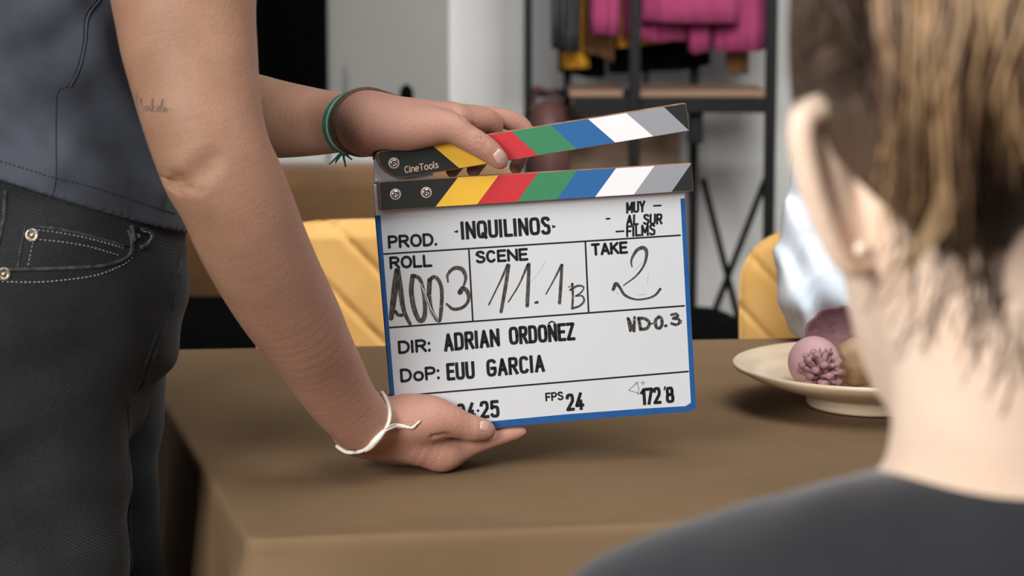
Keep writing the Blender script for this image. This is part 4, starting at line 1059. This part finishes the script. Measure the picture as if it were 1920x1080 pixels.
# hem: a slightly tipped level cut
hn = (hb_-ha).cross(Vector((-.35, 1, .0))).normalized()
if hn.z < 0: hn = -hn
_h = np.array(hn); _o = np.array(ha)
tops.cut = [lambda p: (p-_o)@_h]
tme = build(tops, (-.85, 1.55, .7), (-.02, 2.5, 1.75), .0026, 'top', 2)
tt = bvh(tme)
top_o = link('top', tme, M_top, sp, 'dark grey short top')
def seam(lines, tree, r, m, parent, name='seam', lift=0, n=8, taper=False):
    mb = MB()
    for l in lines:
        pts = on_surface(tree, l, n, lift)
        if len(pts) > 2: mb.tube(pts, r, 6)
    if mb.v: return link(name, mb.me(name), m, parent)
seam([[(182, 0), (160, 30), (156, 80), (145, 125), (128, 160), (108, 172), (105, 230), (105, 330), (98, 368)]], tt, .0006, M_dthread, top_o, lift=.0)
seam([[(187, 0), (165, 32), (160, 82), (149, 128), (131, 163)]], tt, .0009, M_top, top_o, lift=.0003)
def dashes(l, tree, r, m, parent, dash=.0022, gap=.0012, name='stitching', lift=.0003):
    pts = on_surface(tree, l, 14, lift); mb = MB(); acc = 0; run = []
    for i in range(len(pts)-1):
        a, b = pts[i], pts[i+1]; L_ = (b-a).length
        if L_ > .02: continue
        t = 0
        while t < L_:
            ph = (acc+t) % (dash+gap); p = a+(b-a)*(t/L_ if L_ else 0)
            if ph < dash: run.append(p)
            elif run:
                if len(run) > 1: mb.tube([run[0], run[-1]], r, 5)
                run = []
            t += .0005
        acc += L_
    if mb.v:
        o = link(name, mb.me(name), m, parent); o['kind'] = 'stuff'; return o
dashes([(0, 302), (60, 320), (98, 332), (170, 350), (250, 376), (330, 402)], tt, .0005, M_dthread, top_o)
# jeans
jn = Solid()
def hipsleg():
    r_leg = [C(40, 480, 1.955, 278), C(30, 600, 1.935, 262), C(10, 700, 1.925, 240), C(12, 780, 1.92, 229), C(24, 880, 1.92, 219.5), C(32, 980, 1.92, 214), C(38, 1080, 1.92, 211), C(40, 1500, 1.93, 190), C(40, 2000, 1.93, 170), C(40, 2500, 1.93, 150)]
    l_leg = [C(80, 480, 2.08, 250), C(92, 600, 2.11, 232), C(97, 690, 2.12, 217), C(92, 790, 2.12, 211), C(93, 900, 2.12, 210), C(94, 1080, 2.12, 209), C(90, 1500, 2.12, 180), C(80, 2000, 2.12, 160), C(80, 2420, 2.12, 150)]
    return [Chain([C(60, 330, 1.99, 280), C(60, 400, 1.985, 284), C(59, 460, 1.985, 294), C(58, 510, 1.985, 296), C(50, 570, 1.985, 294), C(44, 630, 1.985, 272), C(40, 690, 1.985, 245)], 5, (1, .88, 1), k=.01), Chain(r_leg, 5, (1, 1.05, 1), k=.012), Chain(l_leg, 5, (1, 1.05, 1), k=.012)]
jn.base = hipsleg()
def jfold(p):
    z = p[:, 2]; x = p[:, 0]
    return .0022*np.sin(z*70+x*55+2*np.sin(x*19))*np.exp(-((z-.86)/.05)**2)+.0014*np.sin(z*95+4*np.sin(x*17+p[:, 1]*9))+.0018*np.sin(z*38+x*70)
jn.disp = jfold
jn.cut = [lambda p: p[:, 2]-.09]
jme = build(jn, (-.85, 1.5, .06), (-.1, 2.55, 1.02), .004, 'jeans', 2)
jt = bvh(jme)
jo = link('jeans', jme, M_jean, sp, 'worn black denim jeans')
seam([[(350, 460), (338, 500), (330, 545), (318, 590), (297, 640), (280, 690), (262, 730), (240, 758)]], jt, .0022, M_seam, jo, 'fly_seam', -.0006)
seam([[(343, 462), (330, 500), (322, 545), (309, 592), (288, 640), (270, 690), (252, 728)]], jt, .0012, M_dthread, jo, 'fly_seam', -.0002)
seam([[(240, 432), (246, 446), (246, 470), (236, 484), (212, 494), (180, 500), (120, 503), (60, 505), (0, 506)]], jt, .0016, M_seam, jo, 'pocket_edge', .0002)
dashes([(250, 450), (250, 476), (240, 490), (214, 504), (180, 516), (130, 524), (70, 529), (0, 528)], jt, .00042, M_thread, jo)
seam([[(58, 424), (110, 430), (170, 443), (236, 462)]], jt, .0014, M_seam, jo, 'coin_pocket_edge', .0001)
dashes([(62, 430), (110, 436), (170, 448), (234, 466)], jt, .00036, M_thread, jo)
dashes([(74, 449), (120, 454), (170, 463), (228, 480)], jt, .00036, M_thread, jo)
dashes([(42, 448), (36, 480), (32, 502)], jt, .00036, M_thread, jo); dashes([(62, 452), (56, 480), (52, 500)], jt, .00036, M_thread, jo)
seam([[(48, 424), (40, 460), (33, 502)]], jt, .001, M_seam, jo, 'coin_pocket_edge', .0001)
seam([[(10, 358), (8, 400), (2, 430), (-4, 460)]], jt, .002, M_seam, jo, 'side_seam', .0)
dashes([(14, 358), (11, 396), (4, 430)], jt, .0004, M_thread, jo)
seam([[(244, 424), (247, 438), (250, 452)], [(262, 432), (276, 434), (282, 446), (272, 460), (262, 464)]], jt, .002, M_seam, jo, 'belt_loop', .0014)
dashes([(264, 436), (274, 438), (278, 447), (268, 458)], jt, .0004, M_thread, jo, lift=.0032)
seam([[(240, 765), (241, 800), (241, 860), (245, 960), (249, 1075)]], jt, .0012, M_seam, jo, 'inner_seam', -.0006)
for (x, y) in ((60, 441), (7, 514)):
    p, n = hit(jt, x, y)
    if p is None: continue
    q = n.to_track_quat('Z', 'Y').to_matrix()
    rv = link('rivet', MB().lathe([(.0055, 0), (.0055, .001), (.0048, .0016), (.0026, .0014), (.0024, .001), (0, .001)], p, 28, rot=q).me('rivet'), M_rivet, jo)
    link('stud', MB().ball(p+n*.0014, (.0019, .0019, .0012), q).me('stud'), M_brass, rv)
for x, y in ((246, 431), (256, 443)):
    p, n = hit(jt, x, y)
    if p is not None: link('stud', MB().ball(p+n*.001, .0021).me('stud'), M_rivet, jo)
for cx_, Y_ in ((40, 1.93), (80, 2.12)):
    p = P(cx_, 2550, Y_)
    sh = Solid(); sh.base = [Chain([(p.x-.06, p.y, .045, .036), (p.x+.02, p.y, .042, .036), (p.x+.10, p.y-.01, .036, .032), (p.x+.15, p.y-.015, .03, .026)], 4), Chain([(p.x-.03, p.y, .06, .038), (p.x-.03, p.y, .12, .036)], 2)]
    sh.cut = [lambda q: q[:, 2]-.002]
    link('shoe', build(sh, (p.x-.13, p.y-.08, -.01), (p.x+.2, p.y+.08, .18), .005, 'shoe', 2), M_black, sp)
hs = Solid(); hs.base = [Ell(P(165, -785, 2.035), (.107, .09, .125), k=.02), Chain([C(60, -760, 2.05, 120), C(20, -560, 2.06, 110), C(20, -400, 2.08, 60)], 4, k=.03)]
hq = np.array(P(240, -700, 2.03)); hs.cut = [lambda p: np.maximum(hq[0]-p[:, 0], p[:, 2]-hq[2]-.03)]
link('hair', build(hs, (-.7, 1.8, 1.2), (-.1, 2.3, 2.0), .006, 'hair', 2), M_hair, sp)

# ------------------------------------------------------------------ person in the pale shirt across the table (mostly hidden)
fpn = thing('person', 'seated person in a pale blue and white tie dye shirt across the table, mostly hidden', 'person', (P(1800, 600, 2.99).x, 2.99, .45))
fb = Solid()
fb.base = [Chain([C(1800, 700, 2.99, 230), C(1800, 400, 2.99, 240), C(1800, 262, 2.99, 200)], 4, (1, 1.7, 1), k=.03), Chain([C(1620, 215, 2.97, 90), C(1590, 330, 2.93, 84), C(1556, 450, 2.86, 74), C(1553, 530, 2.75, 66)], 4, k=.03),
    Chain([C(1553, 530, 2.75, 66), C(1566, 566, 2.70, 58), C(1640, 600, 2.58, 44), C(1720, 612, 2.52, 36)], 4, k=.02), Chain([C(1990, 215, 2.97, 90), C(2030, 330, 2.93, 84), C(2060, 450, 2.86, 74), C(2060, 560, 2.72, 62)], 4, k=.03),
    Chain([C(1800, 240, 2.99, 92), C(1800, 60, 2.99, 84)], 2, k=.02), Ell(P(1800, -60, 2.98), (.078, .095, .118), k=.03), Ell(P(1800, -25, 2.885), (.012, .02, .018), k=.012), Ell(P(1672, -60, 2.99), (.01, .02, .03), k=.008), Ell(P(1928, -60, 2.99), (.01, .02, .03), k=.008)]
fb.att = [Chain([C(1720, 612, 2.52, 34), C(1760, 618, 2.48, 34)], 2, k=.02)]+[Chain([C(1760, 610+i*5, 2.48+.01*i, 15), C(1800, 616+i*6, 2.45+.014*i, 13), C(1835-abs(i)*8, 632+i*5, 2.43+.016*i, 10)], 3, k=.008) for i in (-1, 0, 1, 2)]+[Chain([C(1735, 606, 2.47, 15), C(1765, 608, 2.43, 13), C(1790, 618, 2.42, 10)], 3, k=.008)]
q0 = P(1720, 500, 2.3); q1 = P(2400, 900, 3.1)
fb.cut = [lambda p: p[:, 2]-.56]
fme = build(fb, (.30, 2.3, .5), (1.0, 3.12, 1.45), .0035, 'body', 2); ft = bvh(fme); fbo = link('body', fme, M_skin_pale, fpn); face(ft, P(1800, -60, 2.98), -1, fbo)
fs_ = Solid()
fs_.base = [Chain([C(1800, 760, 2.99, 262), C(1800, 400, 2.99, 272), C(1800, 270, 2.99, 236)], 4, (1, 1.6, 1), k=.03), Chain([C(1640, 190, 2.97, 118), C(1592, 320, 2.93, 106), C(1556, 440, 2.86, 94), C(1549, 530, 2.75, 93), C(1556, 580, 2.72, 92), C(1600, 596, 2.64, 68), C(1640, 602, 2.58, 56)], 4, k=.02), Chain([C(1970, 190, 2.97, 118), C(2030, 320, 2.93, 110), C(2060, 440, 2.86, 100), C(2060, 560, 2.74, 92), C(2060, 600, 2.70, 84)], 4, k=.02)]
fs_.base.append(Chain([C(1640, 196, 2.97, 100), C(1800, 196, 2.975, 100), C(1970, 196, 2.97, 100)], 4, k=.03))
fs_.disp = lambda p: .004*np.sin(p[:, 2]*60+p[:, 0]*90+2*np.sin(p[:, 0]*40))+.003*np.sin(p[:, 2]*120-p[:, 0]*60)
zc = P(1800, 118, 2.99).z
fs_.cut = [lambda p: np.where(p[:, 1] < 2.80, p[:, 2]-.757, p[:, 2]-.52), lambda p: zc-p[:, 2]]
link('shirt', build(fs_, (.25, 2.3, .5), (1.0, 3.16, 1.3), .0035, 'shirt', 2), M_tie, fpn)
fh = Solid(); fh.base = [Ell(P(1800, -75, 2.995), (.086, .098, .125), k=.02)]
fq = P(1800, -60, 2.93); fh.cut = [lambda p: np.maximum(p[:, 1]-fq.y, p[:, 2]-fq.z-.045)]
link('hair', build(fh, (.3, 2.7, .95), (.85, 3.2, 1.6), .005, 'hair', 2), M_hair, fpn)

# ------------------------------------------------------------------ person in the foreground, seen from behind: neck, ear, tied-up hair, dark T-shirt
wp = thing('person', 'person seen from behind, nearest the camera, tied up dark blond hair and charcoal T-shirt', 'person', (P(1900, 1000, 1.0).x, 1.0, .5))
wb_ = Solid(); D0 = .97
wb_.base = [Ell(P(1882, 150, .985), (.066, .098, .112), k=.03),
    Chain([C(1800, 440, 1.0, 212), C(1782, 590, 1.02, 186), C(1812, 690, 1.04, 162), C(1885, 755, 1.075, 115)], 4, k=.03),
    Chain([C(1905, 380, .95, 230), C(1910, 560, .955, 238), C(1916, 700, .965, 246), C(1926, 820, .975, 256), C(1940, 920, .985, 275), C(1950, 1020, .99, 310)], 4, k=.02),
    Chain([C(1240, 1225, .985, 165), C(1400, 1195, .985, 175), C(1700, 1150, .985, 170), C(1930, 1130, .985, 200), C(2150, 1150, .985, 170), C(2450, 1195, .985, 175), C(2620, 1225, .985, 165)], 4, (1, .7, 1), k=.03),
    Chain([C(1930, 1300, .99, 430), C(1930, 1800, 1.0, 500), C(1930, 2400, 1.0, 520), C(1930, 3000, 1.0, 560)], 4, (1, 1.15, 1), k=.04),
    Chain([C(1240, 1225, .985, 165), C(1160, 1700, .99, 150), C(1160, 2200, 1.0, 130)], 4, k=.02), Chain([C(2620, 1225, .985, 165), C(2700, 1700, .99, 150), C(2700, 2200, 1.0, 130)], 4, k=.02),
    Ell(P(1905, 330, 1.095), (.012, .02, .018), k=.015)]
wb_.att = [Chain([C(1650, 232, .952, 26), C(1580, 204, .944, 25), C(1520, 208, .938, 29), C(1503, 240, .936, 28), C(1512, 305, .936, 28), C(1535, 385, .938, 27), C(1560, 450, .941, 25), C(1588, 497, .945, 23), C(1614, 504, .95, 21)], 6, k=.004),
    Chain([C(1580, 265, .952, 46), C(1578, 335, .952, 44), C(1598, 415, .954, 36), C(1610, 475, .955, 24)], 5, (1, 1.4, 1), k=.007),
    Chain([C(1540, 255, .945, 42), C(1550, 330, .945, 42), C(1572, 405, .947, 36), C(1595, 465, .95, 28)], 4, (1, 1.8, 1), k=.010),
    Chain([C(1632, 290, .962, 66), C(1630, 370, .962, 62), C(1640, 440, .965, 46)], 4, k=.016)]
wme = build(wb_, (-.06, .80, .62), (.56, 1.15, 1.32), .0022, 'body', 2)
wt_ = bvh(wme)
wbo = link('body', wme, M_skin_pale, wp)
face(wt_, P(1905, 300, .985), 1, wbo)
p, n = hit(wt_, 1607, 466)
e_ = link('earring', MB().ball(p+n*.0022, .0027).me('earring'), M_pearl, wp)
# T-shirt
ts = Solid()
ts.base = [Chain([C(1243, 1210, .985, 190), C(1335, 1180, .985, 193), C(1480, 1140, .985, 203), C(1660, 1108, .985, 205), C(1930, 1092, .985, 225), C(2200, 1108, .985, 205), C(2420, 1160, .985, 200), C(2620, 1210, .985, 190)], 5, (1, .66, 1), k=.03),
    Chain([C(1930, 1330, .99, 480), C(1930, 1800, 1.0, 560), C(1930, 2400, 1.0, 590)], 4, (1, 1.1, 1), k=.04),
    Chain([C(1640, 1060, .965, 150), C(1790, 1030, .95, 152), C(1930, 1015, .945, 158), C(2080, 1030, .95, 152), C(2230, 1060, .965, 150)], 4, k=.02),
    Chain([C(1243, 1210, .985, 190), C(1160, 1700, .99, 190)], 3, k=.02), Chain([C(2620, 1210, .985, 190), C(2700, 1700, .99, 190)], 3, k=.02)]
ts.disp = lambda p: .0018*np.sin(p[:, 0]*60+p[:, 2]*40+2*np.sin(p[:, 0]*23))
tsm = build(ts, (-.05, .75, .66), (.50, 1.25, 1.03), .003, 'tshirt', 2)
tso = link('tshirt', tsm, M_tee, wp)
# neckband: a ring lying where the neck leaves the shirt
nb = []
c_ = P(1938, 915, .98)
for i in range(48):
    a = 2*math.pi*i/48; d = Vector((math.cos(a), math.sin(a), 0)); 
    h = wt_.ray_cast(c_+d*.2+Vector((0, 0, .004*math.sin(a))), -d, .2); r_ = .2-(h[3] if h[0] is not None else .14)
    nb.append(c_+d*(min(r_, .075)+.0015)+Vector((0, 0, -.006+.006*(-d.y))))
for _ in range(4): nb = [(nb[i-1]+nb[i]*2+nb[(i+1) % 48])/4 for i in range(48)]
link('neckband', MB().tube(nb, .0055, 10, True).me('neckband'), M_tee, tso)
# hair: a close cap, then loose locks
hp_ = Solid(); hp_.base = [Ell(P(1866, 90, .983), (.084, .104, .112), k=.03), Chain([C(1915, 300, .945, 215), C(1925, 420, .945, 196), C(1935, 500, .95, 150)], 4, k=.02)]
h1, h2 = P(1478, 222, .95), P(1880, 590, .9); hn_ = (h2-h1).cross(Vector((.12, 1, 0))).normalized()
if hn_.z < 0: hn_ = -hn_
_hn, _h1 = np.array(hn_), np.array(h1)
fc = P(1900, 100, 1.045)
hp_.cut = [lambda p: (p-_h1)@_hn, lambda p: np.maximum(fc.y-p[:, 1], p[:, 2]-fc.z-.03)]
hp_.disp = lambda p: .0012*np.sin(p[:, 0]*420+40*p[:, 2])
hme = build(hp_, (.05, .82, .95), (.40, 1.12, 1.42), .0028, 'hair', 2)
ht = bvh(hme)
ho = link('hair', hme, M_hair, wp, 'dark brown hair with blond lengths'); rnd = random.Random(11)
knot = P(1800, -90, .865)
ec = P(1866, 90, .983); er = Vector((.084, .104, .112))
def proj(p):
    d = p-CAM; z = d.y*CP-d.z*SP; return 960+FPX*d.x/z, 540-FPX*(d.y*SP+d.z*CP)/z
def push(v, k):
    d = Vector(((v.x-ec.x)/er.x, (v.y-ec.y)/er.y, (v.z-ec.z)/er.z)); l = d.length
    return v if l > k else ec+Vector((d.x*er.x, d.y*er.y, d.z*er.z))*(k/l)
dk = MB()
for i in range(520):   # combed up from the hairline to the tie
    t = rnd.random()
    if t < .62: x = rnd.uniform(1478, 1900); y = 215+(x-1478)*.92+rnd.gauss(0, 22)-70*math.exp(-((x-1640)/70)**2)*0
    else: x = rnd.uniform(1476, 1960); y = rnd.uniform(-60, 420)
    h, n = hit(ht, x, min(y, 585))
    if h is None: h, n = hit(wt_, x, y)
    if h is None: continue
    kx = knot+Vector((rnd.gauss(0, .022), rnd.gauss(0, .01), rnd.gauss(0, .012))); pts = []; lift = rnd.uniform(1.0, 1.05); wob = rnd.gauss(0, .004)
    for j in range(10):
        s_ = j/9; v = h.lerp(kx, s_)+Vector((wob*math.sin(s_*3.1), 0, 0)); pts.append(push(v, lift) if j else h+n*.0006)
    if any(1470 < u < 1668-.0*w and 215 < w < 540 and u < 1640+.1*(w-215) for u, w in map(proj, pts)): continue
    r0 = rnd.uniform(.0004, .0012); dk.tube(pts, [r0*(.12+.88*min(1, j/4)) for j in range(10)], 5)
link('locks', dk.me('locks'), M_hair, ho, 'dark hair combed up from the nape')
bl_ = MB(); md_ = MB()
ends = [(1690, 330), (1700, 410), (1745, 360), (1790, 400), (1760, 250), (1840, 240), (1890, 270), (1920, 220), (1850, 200), (1720, 220), (1970, 260), (1860, 180)]
for i in range(460):
    ex, ey = ends[min(len(ends)-1, int(rnd.random()*len(ends)))]; ex += rnd.gauss(0, 24); ey += rnd.gauss(0, 50)
    sx = 1700+(ex-1690)*1.0+rnd.gauss(0, 28); sy = -110+rnd.gauss(0, 25); dp = rnd.uniform(.845, .872)
    a = P(sx, sy, dp+.008); b = P((sx*.75+ex*.25)+rnd.gauss(-8, 14), sy*.5+ey*.28, dp-.006); c = P(sx*.3+ex*.7+rnd.gauss(0, 16), ey*.66, dp-.002); e = P(ex, ey, dp+.014)
    r0 = rnd.uniform(.0006, .0017); pts = [Vector(v) for v in cr([knot+Vector((rnd.gauss(0, .006), rnd.gauss(-.004, .003), rnd.gauss(0, .005))), a, b, c, e], 4)]; k = len(pts)
    (md_ if rnd.random() < .5 else bl_).tube(pts, [r0*(1-.75*(j/(k-1))**2) for j in range(k)], 5)
link('under_lengths', md_.me('under_lengths'), M_midhair, ho, 'mid brown strands among the blond lengths')
for l in ([(1880, -100), (1850, 120), (1800, 300), (1760, 420), (1700, 500)], [(1720, -100), (1695, 80), (1690, 230), (1712, 330)], [(1900, -90), (1905, 120), (1925, 240), (1945, 320)]):
    for i in range(14):
        g = rnd.gauss(0, 7); pts = [Vector(v) for v in cr([P(x+g+rnd.gauss(0, 4), y, .85+.003*j) for j, (x, y) in enumerate(l)], 5)]
        bl_.tube(pts, [.0011*(1-.6*(j/len(pts))**2) for j in range(len(pts))], 5)
link('ponytail', bl_.me('ponytail'), M_blond, ho, 'loose dark blond lengths falling from the tie')
ht_q = Matrix.Rotation(math.radians(70), 3, 'X')
link('hair_tie', MB().tube([knot+ht_q @ Vector((.016*math.cos(a*.314), .013*math.sin(a*.314), 0)) for a in range(20)], .004, 8, True).me('hair_tie'), M_black, ho)
ws = MB()
for i in range(46):   # baby hairs on the nape and over the ear
    x = rnd.uniform(1690, 1930); y = 430+(x-1690)*.75+rnd.gauss(0, 30); l = [(x, y)]
    dx, dy = rnd.gauss(-8, 16), rnd.uniform(25, 60)
    for j in range(1, 4): l.append((x+dx*j+rnd.gauss(0, 4), y+dy*j))
    pts = on_surface(wt_, l, 4, .0008)
    if len(pts) > 3: ws.tube(pts, .00022, 4)
link('wisps', ws.me('wisps'), M_hair, ho, 'fine wisps on the nape')
